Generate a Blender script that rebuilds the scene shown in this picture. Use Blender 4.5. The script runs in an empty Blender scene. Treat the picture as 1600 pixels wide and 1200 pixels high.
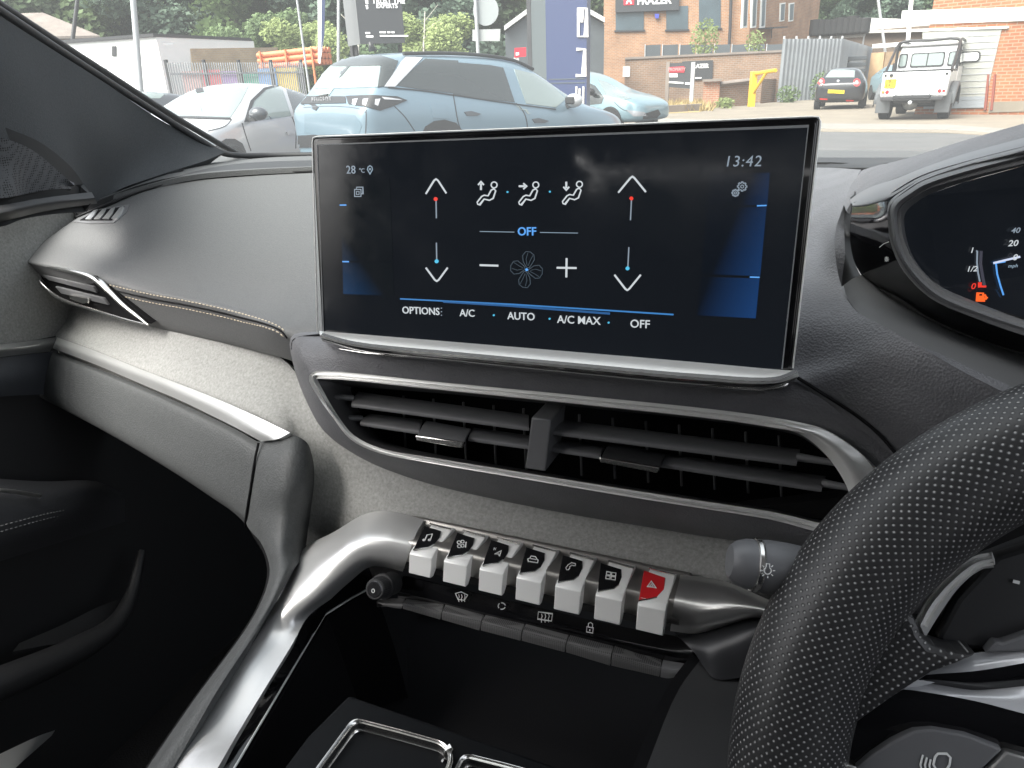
import bpy, bmesh, math, random
import numpy as np
from mathutils import Vector, Matrix
from mathutils.bvhtree import BVHTree
random.seed(7); np.random.seed(7)
SC = bpy.context.scene
COL = SC.collection
R_ = math.radians

# ------------------------------------------------------------------ camera
H = 1.25; FPX = 1110.0
def cam_axes(yaw, pitch, roll):
    y, p, r = R_(yaw), R_(pitch), R_(roll)
    fw = Vector((-math.sin(y)*math.cos(p), math.cos(y)*math.cos(p), -math.sin(p)))
    r0 = Vector((math.cos(y), math.sin(y), 0)); u0 = r0.cross(fw)
    return math.cos(r)*r0 - math.sin(r)*u0, math.sin(r)*r0 + math.cos(r)*u0, fw
RT, UP, FW = cam_axes(23, 22.8, 2.3)
CAMP = Vector((0, 0, H))
cd = bpy.data.cameras.new('camera'); cam = bpy.data.objects.new('camera', cd); COL.objects.link(cam)
cd.sensor_fit = 'HORIZONTAL'; cd.sensor_width = 36; cd.lens = 36*FPX/1600
cd.clip_start = .005; cd.clip_end = 2000
mm = Matrix((RT, UP, -FW)).transposed().to_4x4(); mm.translation = CAMP
cam.matrix_world = mm
SC.camera = cam

# ------------------------------------------------------------------ light
SUN_EL, SUN_AZ = 52, -150          # azimuth measured from +Y clockwise: behind the car, to the left
w = bpy.data.worlds.new('World'); SC.world = w; w.use_nodes = True
nt = w.node_tree; bg = nt.nodes['Background']
sky = nt.nodes.new('ShaderNodeTexSky'); sky.sky_type = 'NISHITA'; sky.sun_disc = False
sky.sun_elevation = R_(SUN_EL); sky.sun_rotation = R_(SUN_AZ); sky.dust_density = 6; sky.air_density = 1.0; sky.ozone_density = .6
hs = nt.nodes.new('ShaderNodeHueSaturation'); hs.inputs['Saturation'].default_value = .3
nt.links.new(sky.outputs[0], hs.inputs['Color']); nt.links.new(hs.outputs[0], bg.inputs['Color'])
bg.inputs['Strength'].default_value = .15
sl = bpy.data.lights.new('sun', 'SUN'); sl.energy = 1.2; sl.angle = R_(35); sl.color = (1, .96, .9)
so = bpy.data.objects.new('sun', sl); COL.objects.link(so)
az, el = R_(SUN_AZ), R_(SUN_EL)
sd = Vector((math.sin(az)*math.cos(el), math.cos(az)*math.cos(el), math.sin(el)))
so.rotation_euler = sd.to_track_quat('Z', 'Y').to_euler()
vs = SC.view_settings; vs.view_transform = 'Standard'; vs.look = 'None'; vs.exposure = 1.8; vs.gamma = 1; vs.use_curve_mapping = False

# ------------------------------------------------------------------ pixel -> place
def ray(px, py): return FW + RT*((px-800)/FPX) - UP*((py-600)/FPX)
def at(px, py, Y=None, X=None, Z=None, d=None, R=None):
    r = ray(px, py)
    if Y is not None: k = Y/r.y
    elif X is not None: k = X/r.x
    elif Z is not None: k = (Z-H)/r.z
    elif R is not None: k = R/math.hypot(r.x, r.y)
    else: k = d
    return CAMP + r*k
def gp(px, R):
    p = at(px, 300, R=R); return Vector((p.x, p.y, 0))
def onp(px, py, pl):
    o, n = pl[0], pl[1]; r = ray(px, py)
    return CAMP + r*((o-CAMP).dot(n)/r.dot(n))
def pt(p):
    if isinstance(p, Vector): return p
    if len(p) == 3: return at(p[0], p[1], Y=p[2])
    return at(p[0], p[1], **{p[2]: p[3]})
def depth(p): return (p-CAMP).dot(FW)

# ------------------------------------------------------------------ objects
WM = {}
def tag(o, label=None, cat=None, group=None, kind=None):
    if label: o['label'] = label
    if cat: o['category'] = cat
    if group: o['group'] = group
    if kind: o['kind'] = kind
    return o
def thing(name, label, cat, loc=(0, 0, 0), rotz=0, group=None, pitch=0, sc=1):
    o = bpy.data.objects.new(name, None); COL.objects.link(o); o.empty_display_size = .1
    o.location = loc; o.rotation_euler = (0, pitch, rotz); o.scale = (sc, sc, sc)
    WM[o.name] = Matrix.LocRotScale(Vector(loc), o.rotation_euler, Vector((sc, sc, sc)))
    return tag(o, label, cat, group)
def mk(name, vs, fs, mat, parent=None, smooth=True, local=False, uv=None, sharp=None):
    M = WM.get(parent.name) if parent else None
    if M is not None and not local:
        Mi = M.inverted(); vs = [Mi @ Vector(v) for v in vs]
    me = bpy.data.meshes.new(name); me.from_pydata([tuple(v) for v in vs], [], [tuple(f) for f in fs])
    bm = bmesh.new(); bm.from_mesh(me); bmesh.ops.recalc_face_normals(bm, faces=bm.faces)
    if smooth and sharp:
        for e in bm.edges:
            if len(e.link_faces) == 2 and e.calc_face_angle(0) > R_(sharp): e.smooth = False
    bm.to_mesh(me); bm.free()
    if uv is not None:
        ul = me.uv_layers.new(name='UVMap')
        for lp in me.loops: ul.data[lp.index].uv = uv[lp.vertex_index]
    for p in me.polygons: p.use_smooth = smooth
    me.materials.append(mat)
    o = bpy.data.objects.new(name, me); COL.objects.link(o)
    if parent:
        o.parent = parent; WM[o.name] = M if M is not None else Matrix()
    return o
def part_empty_M(o): return WM.get(o.name, Matrix())

def cr(A, n, closed=False):
    """Chord-aware Catmull-Rom resample along axis 0 (no overshoot at uneven spacing)."""
    A = np.asarray(A, float); N = len(A)
    if n <= 1 or N < 2: return A
    def dist(p, q): return np.maximum(np.sqrt(np.linalg.norm(q-p, axis=-1, keepdims=True)), 1e-6)
    out = []
    for i in range(N if closed else N-1):
        if closed: p0, p1, p2, p3 = A[(i-1) % N], A[i], A[(i+1) % N], A[(i+2) % N]
        else:
            p1, p2 = A[i], A[i+1]
            p0 = A[i-1] if i > 0 else 2*p1-p2
            p3 = A[i+2] if i+2 < N else 2*p2-p1
        a, b, c = dist(p0, p1), dist(p1, p2), dist(p2, p3)
        m1 = ((p1-p0)/a-(p2-p0)/(a+b)+(p2-p1)/b)*b; m2 = ((p2-p1)/b-(p3-p1)/(b+c)+(p3-p2)/c)*b
        for k in range(n):
            t = k/n; t2, t3 = t*t, t*t*t
            out.append((2*t3-3*t2+1)*p1+(t3-2*t2+t)*m1+(3*t2-2*t3)*p2+(t3-t2)*m2)
    if not closed: out.append(A[-1])
    return np.array(out)
def grid_mesh(G, thick, closed=False):
    """G: rows x cols x 3. Front sheet towards the camera, back sheet pushed away, rims joined."""
    r, c = G.shape[:2]
    du = np.gradient(G, axis=1) if not closed else (np.roll(G, -1, 1)-np.roll(G, 1, 1))
    dv = np.gradient(G, axis=0)
    n = np.cross(du, dv); ln = np.linalg.norm(n, axis=2, keepdims=True); n = n/np.maximum(ln, 1e-12)
    cvec = np.array(CAMP)-G
    s = np.sign((n*cvec).sum(2).mean()) or 1
    B = G - n*s*thick
    vs = list(G.reshape(-1, 3)) + list(B.reshape(-1, 3)); fs = []; o = r*c
    cc = c if closed else c-1
    for i in range(r-1):
        for j in range(cc):
            j2 = (j+1) % c
            fs.append((i*c+j, i*c+j2, (i+1)*c+j2, (i+1)*c+j))
            fs.append((o+i*c+j, o+(i+1)*c+j, o+(i+1)*c+j2, o+i*c+j2))
    for j in range(cc):
        j2 = (j+1) % c
        fs.append((j, j2, o+j2, o+j)); fs.append(((r-1)*c+j, (r-1)*c+j2, o+(r-1)*c+j2, o+(r-1)*c+j))
    if not closed:
        for i in range(r-1):
            for j in (0, c-1):
                fs.append((i*c+j, (i+1)*c+j, o+(i+1)*c+j, o+i*c+j))
    return vs, fs
def patch(name, rows, mat, parent=None, nu=5, nv=5, thick=.003, closed=False, sharp=50):
    G = np.array([[tuple(pt(p)) for p in r] for r in rows])
    G = cr(G.transpose(1, 0, 2), nu, closed).transpose(1, 0, 2)
    G = cr(G, nv)
    vs, fs = grid_mesh(G, thick, closed)
    return mk(name, vs, fs, mat, parent, True, sharp=sharp)
def tube(name, pts, r, mat, parent=None, n=10, sub=5, closed=False, flat=1.0, uvs=False):
    P = np.array([tuple(pt(p)) for p in pts]); P = cr(P, sub, closed) if len(P) > 2 else P
    N = len(P)
    rr = np.full(N, r) if np.isscalar(r) else np.interp(np.linspace(0, 1, N), np.linspace(0, 1, len(r)), r)
    T = np.gradient(P, axis=0) if not closed else np.roll(P, -1, 0)-np.roll(P, 1, 0)
    T /= np.linalg.norm(T, axis=1, keepdims=True)
    a = np.cross(T[0], (0, 0, 1.0));
    if np.linalg.norm(a) < 1e-3: a = np.cross(T[0], (1.0, 0, 0))
    a /= np.linalg.norm(a); vs = []; uv = []; L = 0
    for i in range(N):
        a = a - T[i]*a.dot(T[i]); a /= np.linalg.norm(a); b = np.cross(T[i], a)
        if i: L += np.linalg.norm(P[i]-P[i-1])
        for k in range(n):
            th = 2*math.pi*k/n
            vs.append(P[i]+rr[i]*(math.cos(th)*a+flat*math.sin(th)*b)); uv.append((L, rr[i]*th))
    fs = []
    for i in range(N if closed else N-1):
        i2 = (i+1) % N
        for k in range(n): fs.append((i*n+k, i*n+(k+1) % n, i2*n+(k+1) % n, i2*n+k))
    if not closed: fs += [tuple(range(n)), tuple(range((N-1)*n, N*n))]
    return mk(name, vs, fs, mat, parent, True, sharp=60)
def poly_solid(pts, nrm, thick):
    n = len(pts); vs = list(pts)+[p-nrm*thick for p in pts]
    fs = [tuple(range(n)), tuple(range(2*n-1, n-1, -1))]+[(i, (i+1) % n, n+(i+1) % n, n+i) for i in range(n)]
    return vs, fs
def bevel_mesh(o, wd, seg=2):
    me = o.data; bm = bmesh.new(); bm.from_mesh(me)
    es = [e for e in bm.edges if len(e.link_faces) == 2 and e.calc_face_angle(0) > .5]
    bmesh.ops.bevel(bm, geom=es, offset=wd, segments=seg, profile=.5, affect='EDGES', clamp_overlap=True)
    bmesh.ops.recalc_face_normals(bm, faces=bm.faces)
    amax = max(f.calc_area() for f in bm.faces)
    for f in bm.faces: f.smooth = f.calc_area() < .2*amax          # big flat faces stay flat, rounded edges stay smooth
    for e in bm.edges:
        if len(e.link_faces) == 2 and e.calc_face_angle(0) > R_(40): e.smooth = False
    bm.to_mesh(me); bm.free(); return o
def facing(pl):
    n = pl[1].normalized()
    return n if (CAMP-pl[0]).dot(n) > 0 else -n
def plate(name, poly, pl, mat, parent=None, off=0, thick=.003, bevel=0, smooth_poly=0, local=False):
    n = facing(pl)
    pp = [onp(p[0], p[1], pl) if not isinstance(p, Vector) else p for p in poly]
    if smooth_poly: pp = [Vector(v) for v in cr(np.array([tuple(p) for p in pp]), smooth_poly, True)]
    vs, fs = poly_solid([p+n*off for p in pp], n, thick)
    o = mk(name, vs, fs, mat, parent, False)
    return bevel_mesh(o, bevel) if bevel else o
def ribbons(name, lines, pl, mat, parent=None, off=.0004, thick=.0003):
    """lines: (list of px, width px, closed)."""
    n = facing(pl); vs = []; fs = []
    for ln in lines:
        pts, wd = ln[0], ln[1]; closed = len(ln) > 2 and ln[2]
        P = [onp(p[0], p[1], pl) for p in pts]; m = len(P)
        w_ = wd*depth(P[0])/FPX/2; base = len(vs)
        for i in range(m):
            if closed: t = P[(i+1) % m]-P[i-1]
            else: t = P[min(i+1, m-1)]-P[max(i-1, 0)]
            t.normalize(); s = n.cross(t).normalized()
            if 0 < i < m-1 or closed:
                a = (P[(i+1) % m]-P[i]).normalized(); k = 1/max(.5, abs(a.dot(t)))
            else: k = 1
            for dz in (off, off-thick): vs += [P[i]+s*w_*k+n*dz, P[i]-s*w_*k+n*dz]
        for i in range(m if closed else m-1):
            a = base+4*i; b = base+4*((i+1) % m)
            fs += [(a, b, b+1, a+1), (a+2, a+3, b+3, b+2), (a, a+2, b+2, b), (a+1, b+1, b+3, a+3)]
        if not closed:
            for i in (0, m-1):
                a = base+4*i; fs.append((a, a+1, a+3, a+2))
    return mk(name, vs, fs, mat, parent, False)
def circ(cx, cy, rx, ry=None, n=20, a0=0, a1=360):
    ry = rx if ry is None else ry
    full = abs(a1-a0) >= 360
    m = n if full else n+1
    return [(cx+rx*math.cos(R_(a0+(a1-a0)*i/n)), cy+ry*math.sin(R_(a0+(a1-a0)*i/n))) for i in range(m)]
def text3(name, s, org, right, up, size, mat, parent=None, depth_=.0004, align='CENTER', space=1.0, bold=0, local=False, shear=0):
    cu = bpy.data.curves.new(name, 'FONT'); cu.body = s; cu.size = size; cu.align_x = align; cu.align_y = 'CENTER'
    cu.extrude = depth_/2; cu.space_character = space; cu.offset = bold*size; cu.shear = shear; cu.resolution_u = 3
    to = bpy.data.objects.new('tmp', cu); COL.objects.link(to)
    dg = bpy.context.evaluated_depsgraph_get(); me = bpy.data.meshes.new_from_object(to.evaluated_get(dg))
    right = right.normalized(); nn = right.cross(up).normalized(); up = nn.cross(right)
    M3 = Matrix((right, up, nn)).transposed()
    vs = [M3 @ v.co + org for v in me.vertices]; fs = [tuple(p.vertices) for p in me.polygons]
    bpy.data.objects.remove(to); bpy.data.curves.remove(cu); bpy.data.meshes.remove(me)
    return mk(name, vs, fs, mat, parent, False, local=local)
def textpx(name, s, px, py, hpx, pl, mat, parent=None, tilt=0.0, off=.0017, **k):
    """text on a plane: cap height in px, baseline direction tilted in the picture by tilt (dy/dx)."""
    n = facing(pl); o = onp(px, py, pl); a = onp(px+20, py+20*tilt, pl)
    right = (a-o).normalized(); up = n.cross(right); size = hpx*depth(o)/FPX/.7
    return text3(name, s, o+n*off, right, up, size, mat, parent, **k)
def box(name, c, s, mat, parent=None, rz=0, local=False, bevel=0):
    c = Vector(c); x, y, z = [v/2 for v in s]; co, si = math.cos(rz), math.sin(rz)
    vs = []
    for dz in (-z, z):
        for dx, dy in ((-x, -y), (x, -y), (x, y), (-x, y)): vs.append(c+Vector((dx*co-dy*si, dx*si+dy*co, dz)))
    fs = [(0, 3, 2, 1), (4, 5, 6, 7), (0, 1, 5, 4), (1, 2, 6, 5), (2, 3, 7, 6), (3, 0, 4, 7)]
    o = mk(name, vs, fs, mat, parent, False, local=local)
    return bevel_mesh(o, bevel, 1) if bevel else o

# ------------------------------------------------------------------ materials
MATS = {}
def mat(name, col, rough=.5, metal=0, spec=.5, coat=0, emit=None, estr=0, noise=None, bump=None, col2=None, trans=0, alpha=None):
    """noise=(scale, lo, hi) multiplies the colour; bump=(kind, scale, strength, dist)"""
    m = bpy.data.materials.new(name); m.use_nodes = True; t = m.node_tree; b = t.nodes['Principled BSDF']
    b.inputs['Base Color'].default_value = (*col, 1); b.inputs['Roughness'].default_value = rough
    b.inputs['Metallic'].default_value = metal; b.inputs['Specular IOR Level'].default_value = spec
    b.inputs['Coat Weight'].default_value = coat; b.inputs['Coat Roughness'].default_value = .03
    if emit: b.inputs['Emission Color'].default_value = (*emit, 1); b.inputs['Emission Strength'].default_value = estr
    tc = t.nodes.new('ShaderNodeTexCoord')
    if noise:
        n = t.nodes.new('ShaderNodeTexNoise'); n.inputs['Scale'].default_value = noise[0]; n.inputs['Detail'].default_value = noise[3] if len(noise) > 3 else 5
        n.inputs['Roughness'].default_value = .65
        t.links.new(tc.outputs['Object'], n.inputs['Vector'])
        cr_ = t.nodes.new('ShaderNodeValToRGB'); e = cr_.color_ramp.elements
        c2 = col2 or col
        e[0].position = .3; e[1].position = .7
        e[0].color = (*[c*noise[1] for c in col], 1); e[1].color = (*[c*noise[2] for c in c2], 1)
        t.links.new(n.outputs['Fac'], cr_.inputs['Fac']); t.links.new(cr_.outputs[0], b.inputs['Base Color'])
    if bump:
        kind, scale, st, dist = bump[:4]
        if kind == 'voronoi':
            v = t.nodes.new('ShaderNodeTexVoronoi'); v.feature = 'DISTANCE_TO_EDGE'; out = v.outputs['Distance']
        elif kind == 'cell':
            v = t.nodes.new('ShaderNodeTexVoronoi'); v.feature = 'F1'; out = v.outputs['Distance']
        elif kind == 'wave':
            v = t.nodes.new('ShaderNodeTexWave'); out = v.outputs['Fac']; v.bands_direction = bump[4]
        else:
            v = t.nodes.new('ShaderNodeTexNoise'); v.inputs['Detail'].default_value = 4; out = v.outputs['Fac']
        v.inputs['Scale'].default_value = scale; t.links.new(tc.outputs['Object'], v.inputs['Vector'])
        bp = t.nodes.new('ShaderNodeBump'); bp.inputs['Strength'].default_value = st; bp.inputs['Distance'].default_value = dist
        if kind == 'voronoi':
            mr = t.nodes.new('ShaderNodeMapRange'); mr.inputs['From Max'].default_value = .25
            t.links.new(out, mr.inputs['Value']); out = mr.outputs[0]
        t.links.new(out, bp.inputs['Height']); t.links.new(bp.outputs[0], b.inputs['Normal'])
    MATS[name] = m
    return m
def emis(name, col, st):
    return mat(name, (.02, .02, .02), .4, emit=col, estr=st)
def brick(name, c1, c2, mort, sc=1.0):
    m = mat(name, c1, .9); t = m.node_tree; b = t.nodes['Principled BSDF']
    tc = t.nodes.new('ShaderNodeTexCoord'); geo = t.nodes.new('ShaderNodeNewGeometry')
    sp = t.nodes.new('ShaderNodeSeparateXYZ'); t.links.new(geo.outputs['Position'], sp.inputs[0])
    # run along the wall: rotate so that x follows the facade
    mx = t.nodes.new('ShaderNodeVectorMath'); mx.operation = 'DOT_PRODUCT'
    cz = t.nodes.new('ShaderNodeVectorMath'); cz.operation = 'CROSS_PRODUCT'; cz.inputs[0].default_value = (0, 0, 1)
    t.links.new(geo.outputs['True Normal'], cz.inputs[1]); t.links.new(cz.outputs[0], mx.inputs[0]); t.links.new(geo.outputs['Position'], mx.inputs[1])
    cb = t.nodes.new('ShaderNodeCombineXYZ'); t.links.new(mx.outputs['Value'], cb.inputs[0]); t.links.new(sp.outputs[2], cb.inputs[1])
    br = t.nodes.new('ShaderNodeTexBrick'); br.inputs['Scale'].default_value = 1; br.inputs['Color1'].default_value = (*c1, 1); br.inputs['Color2'].default_value = (*c2, 1)
    br.inputs['Mortar'].default_value = (*mort, 1); br.inputs['Brick Width'].default_value = .24*sc; br.inputs['Row Height'].default_value = .085*sc; br.inputs['Mortar Size'].default_value = .012*sc
    t.links.new(cb.outputs[0], br.inputs['Vector'])
    nz = t.nodes.new('ShaderNodeTexNoise'); nz.inputs['Scale'].default_value = .9; nz.inputs['Detail'].default_value = 6; t.links.new(geo.outputs['Position'], nz.inputs['Vector'])
    mr = t.nodes.new('ShaderNodeMapRange'); mr.inputs['To Min'].default_value = .55; mr.inputs['To Max'].default_value = 1.45; t.links.new(nz.outputs['Fac'], mr.inputs['Value'])
    ml = t.nodes.new('ShaderNodeVectorMath'); ml.operation = 'SCALE'; t.links.new(br.outputs['Color'], ml.inputs[0]); t.links.new(mr.outputs[0], ml.inputs['Scale'])
    t.links.new(ml.outputs[0], b.inputs['Base Color'])
    return m
def decal(name, poly, bv, m, parent, ref, off=.006, step=3.0, thick=.01, smooth_poly=0):
    """panel set on the body where the camera rays through the outline meet it"""
    from mathutils.geometry import delaunay_2d_cdt
    if smooth_poly: poly = [tuple(p) for p in cr(np.array(poly, float), smooth_poly, True)]
    P = []
    n = len(poly)
    for i in range(n):
        a, b = np.array(poly[i], float), np.array(poly[(i+1) % n], float); k = max(1, int(np.linalg.norm(b-a)/step))
        for j in range(k): P.append(tuple(a+(b-a)*j/k))
    nb = len(P); xs = [p[0] for p in P]; ys = [p[1] for p in P]
    def inside(x, y):
        c = False
        for i in range(nb):
            x1, y1 = P[i]; x2, y2 = P[i-1]
            if (y1 > y) != (y2 > y) and x < (x2-x1)*(y-y1)/(y2-y1)+x1: c = not c
        return c
    pts = list(P); y = min(ys)+step*.5
    while y < max(ys):
        x = min(xs)+step*.5
        while x < max(xs):
            if inside(x, y) and min((x-p[0])**2+(y-p[1])**2 for p in P) > (step*.45)**2: pts.append((x, y))
            x += step
        y += step
    r = delaunay_2d_cdt([Vector(p) for p in pts], [(i, (i+1) % nb) for i in range(nb)], [], 1, 1e-6)
    vv = r[0]; F = [f for f in r[2] if inside(sum(vv[i].x for i in f)/len(f), sum(vv[i].y for i in f)/len(f))]
    W = []; d0 = (ref-CAMP).length
    for v in vv:
        d = ray(v.x, v.y).normalized(); h = bv.ray_cast(CAMP, d)
        if h[0] is None:
            h = bv.find_nearest(CAMP+d*d0)
        nr = h[1]; nr = nr if nr.dot(-d) > 0 else -nr
        W.append((h[0], nr))
    m_ = len(W); vs = [p+nr*off for p, nr in W]+[p-nr*(thick-off) for p, nr in W]
    fs = [tuple(f) for f in F]+[tuple(m_+i for i in reversed(f)) for f in F]
    from collections import Counter
    ec = Counter()
    for f in F:
        for i in range(len(f)): ec[(f[i], f[(i+1) % len(f)])] += 1
    for (a, b) in list(ec):
        if (b, a) not in ec: fs.append((a, b, m_+b, m_+a))
    return mk(name, vs, fs, m, parent, True, sharp=40)
def seam(name, pts, w_, bv, m, parent, ref, off=.004):
    L = cr(np.array(pts, float), 6) if len(pts) > 2 else np.array(pts, float)
    up_, dn = [], []
    for i in range(len(L)):
        t = L[min(i+1, len(L)-1)]-L[max(i-1, 0)]; t = t/np.linalg.norm(t); nrm = np.array((-t[1], t[0]))*w_/2
        up_.append(tuple(L[i]+nrm)); dn.append(tuple(L[i]-nrm))
    return decal(name, up_+dn[::-1], bv, m, parent, ref, off, 3, .006)
# ------------------------------------------------------------------ cabin materials
m_grain = mat('grained_leather', (.135, .136, .145), .55, bump=('cell', 820, .45, .0007), noise=(30, .85, 1.15))
m_soft = mat('soft_dash', (.105, .107, .108), .62, bump=('cell', 900, .3, .0005), noise=(700, .85, 1.15))
m_pillar = mat('pillar_weave', (.05, .054, .058), .8, bump=('cell', 900, .3, .0004), noise=(600, .8, 1.2))
m_suede = mat('suede', (.27, .272, .262), .95, spec=.15, noise=(420, .75, 1.25, 8), bump=('noise', 700, .4, .0008))
m_greypl = mat('grey_plastic', (.060, .064, .065), .62, bump=('cell', 620, .35, .0006), noise=(260, .85, 1.15))
m_black = mat('black_plastic', (.032, .0325, .034), .5, bump=('noise', 500, .15, .0005))
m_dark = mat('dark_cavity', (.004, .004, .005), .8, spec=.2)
m_carpet = mat('carpet', (.02, .02, .021), 1, spec=.1, bump=('noise', 400, .6, .002))
m_slat = mat('slat_plastic', (.14, .142, .146), .42, bump=('noise', 700, .1, .0003))
m_piano = mat('piano_black', (.006, .006, .007), .06, coat=.6)
m_chrome = mat('satin_chrome', (.74, .735, .72), .34, metal=.95)
m_satin = mat('satin_silver', (.82, .82, .80), .38, metal=.55)
m_bright = mat('bright_chrome', (.84, .83, .80), .22, metal=1)
m_alu = mat('brushed_trim', (.68, .69, .68), .36, metal=.8)
m_key = mat('key_silver', (.88, .88, .86), .34, metal=.12, spec=.6)
m_glass = mat('screen_glass', (.006, .007, .009), .07, spec=.5, emit=(.6, .75, 1), estr=.0028)
def smudge(m, lo, hi, sc):
    t = m.node_tree; tc = t.nodes.new('ShaderNodeTexCoord'); n = t.nodes.new('ShaderNodeTexNoise'); n.inputs['Scale'].default_value = sc; n.inputs['Detail'].default_value = 7; n.inputs['Roughness'].default_value = .7
    r = t.nodes.new('ShaderNodeMapRange'); r.inputs['From Min'].default_value = .35; r.inputs['From Max'].default_value = .7; r.inputs['To Min'].default_value = lo; r.inputs['To Max'].default_value = hi
    t.links.new(tc.outputs['Object'], n.inputs['Vector']); t.links.new(n.outputs['Fac'], r.inputs['Value']); t.links.new(r.outputs[0], t.nodes['Principled BSDF'].inputs['Roughness'])
smudge(m_glass, .05, .22, 22); smudge(m_piano, .05, .2, 45); smudge(m_chrome, .28, .42, 38); smudge(m_key, .28, .45, 80)
m_red = mat('hazard_red', (.62, .02, .025), .3, coat=.3)
m_wht = emis('icon_white', (.8, .86, .9), 0.225)
m_pale = emis('icon_pale', (.45, .55, .66), 0.165)
m_dimw = emis('icon_dim', (.25, .34, .42), 0.28)
m_blue = emis('icon_blue', (.12, .42, 1), 0.270)
m_line = emis('line_blue', (.06, .3, .75), 0.210)
m_cyan = emis('dot_cyan', (.1, .6, .9), 0.270)
m_redl = emis('dot_red', (1, .05, .03), 0.270)
m_orange = emis('lamp_orange', (1, .13, .02), 0.330)
m_print = mat('icon_print', (.75, .76, .75), .6)
m_stitch = mat('stitch_thread', (.55, .47, .36), .8)
m_stitchw = mat('stitch_grey', (.3, .3, .29), .8)
m_stalk = mat('stalk_plastic', (.13, .132, .138), .42, bump=('noise', 900, .1, .0003))

# perforated wheel leather: dots laid out on the rim's own UV
m_perf = mat('perforated_leather', (.026, .026, .027), .40); t = m_perf.node_tree; bs = t.nodes['Principled BSDF']
uvn = t.nodes.new('ShaderNodeUVMap'); mp = t.nodes.new('ShaderNodeMapping'); mp.inputs['Rotation'].default_value = (0, 0, R_(45)); mp.inputs['Scale'].default_value = (1, 1, 1)
vo = t.nodes.new('ShaderNodeTexVoronoi'); vo.voronoi_dimensions = '2D'; vo.inputs['Randomness'].default_value = .06; vo.inputs['Scale'].default_value = 1/.0025
t.links.new(uvn.outputs[0], mp.inputs[0]); t.links.new(mp.outputs[0], vo.inputs['Vector'])
rp = t.nodes.new('ShaderNodeValToRGB'); e = rp.color_ramp.elements; e[0].position = .10; e[0].color = (.34, .34, .335, 1); e[1].position = .2; e[1].color = (.027, .027, .028, 1)  # pale dots: glints on the perforations put into the leather colour
t.links.new(vo.outputs['Distance'], rp.inputs[0]); t.links.new(rp.outputs[0], bs.inputs['Base Color'])
m2 = t.nodes.new('ShaderNodeMapRange'); m2.inputs['From Min'].default_value = .08; m2.inputs['From Max'].default_value = .3; t.links.new(vo.outputs['Distance'], m2.inputs['Value'])
bp = t.nodes.new('ShaderNodeBump'); bp.inputs['Strength'].default_value = .5; bp.inputs['Distance'].default_value = .0006; t.links.new(m2.outputs[0], bp.inputs['Height']); t.links.new(bp.outputs[0], bs.inputs['Normal'])

# dusty windscreen: clear, with a pale film added as glare haze over the view
m_ws = bpy.data.materials.new('windscreen_glass'); m_ws.use_nodes = True; t = m_ws.node_tree; t.nodes.clear()
o_ = t.nodes.new('ShaderNodeOutputMaterial'); tr = t.nodes.new('ShaderNodeBsdfTransparent'); df = t.nodes.new('ShaderNodeBsdfTranslucent'); mx = t.nodes.new('ShaderNodeMixShader')
tr.inputs[0].default_value = (.93, .95, .94, 1); df.inputs[0].default_value = (.8, .82, .82, 1); mx.inputs[0].default_value = .035
t.links.new(tr.outputs[0], mx.inputs[1]); t.links.new(df.outputs[0], mx.inputs[2]); t.links.new(mx.outputs[0], o_.inputs[0])

CAB = thing('car_cabin', 'grey and black car interior with touchscreen, silver toggle keys and perforated steering wheel', 'car interior', (-.137, .3, 0))

# ------------------------------------------------------------------ shell of the car
V = Vector
def quad_grid(name, rows, m, thick=.004, nu=4, nv=4): return patch(name, [[V(p) for p in r] for r in rows], m, CAB, nu, nv, thick)
XL, XR = -.80, .53
quad_grid('windscreen', [[(-1.12, .98, 1.15), (-.45, 1.08, 1.14), (.18, 1.08, 1.14), (.85, .98, 1.15)], [(-1.02, .56, 1.40), (-.42, .63, 1.40), (.15, .63, 1.40), (.75, .56, 1.40)], [(-.94, .16, 1.60), (-.4, .21, 1.61), (.13, .21, 1.61), (.67, .16, 1.60)]], m_ws, .004)
m_head = mat('headlining', (.32, .32, .32), .95)  # out of view; lining tone lightened to bounce fill into the cabin
quad_grid('roof_lining', [[(-.72, .15, 1.60), (-.4, .2, 1.61), (.13, .2, 1.61), (.45, .15, 1.60)], [(-.72, -.6, 1.64), (-.4, -.6, 1.66), (.13, -.6, 1.66), (.45, -.6, 1.64)], [(-.70, -1.7, 1.58), (-.4, -1.75, 1.6), (.13, -1.75, 1.6), (.43, -1.7, 1.58)]], m_head, .02)
m_tint = bpy.data.materials.new('added_dark_tint'); m_tint.use_nodes = True; t = m_tint.node_tree; t.nodes.clear()  # tint added to the unseen rear panes so the touchscreen reflects darkness
o_ = t.nodes.new('ShaderNodeOutputMaterial'); tr = t.nodes.new('ShaderNodeBsdfTransparent'); tr.inputs[0].default_value = (.12, .13, .13, 1); t.links.new(tr.outputs[0], o_.inputs[0])
for x_ in (-.80, .54): quad_grid('rear_door_glass', [[(x_, -.45, 1.02), (x_, -1.75, 1.02)], [(x_*.9, -.45, 1.58), (x_*.9, -1.75, 1.58)]], m_tint, .004, 2, 2)
quad_grid('rear_window', [[(-.8, -1.95, 1.1), (.54, -1.95, 1.1)], [(-.7, -1.75, 1.58), (.45, -1.75, 1.58)]], m_tint, .004, 2, 2)
for x_ in (-.77, .50): box('unseen_door_pillar', (x_, -.50, 1.30), (.07, .24, .64), m_black, CAB, bevel=.02)  # out of view, added as dark blocks for the screen to reflect
m_seat = mat('seat_cloth', (.02, .02, .022), .9, bump=('noise', 300, .4, .001))  # dark front seats behind the camera, added to keep screen reflections low
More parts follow.
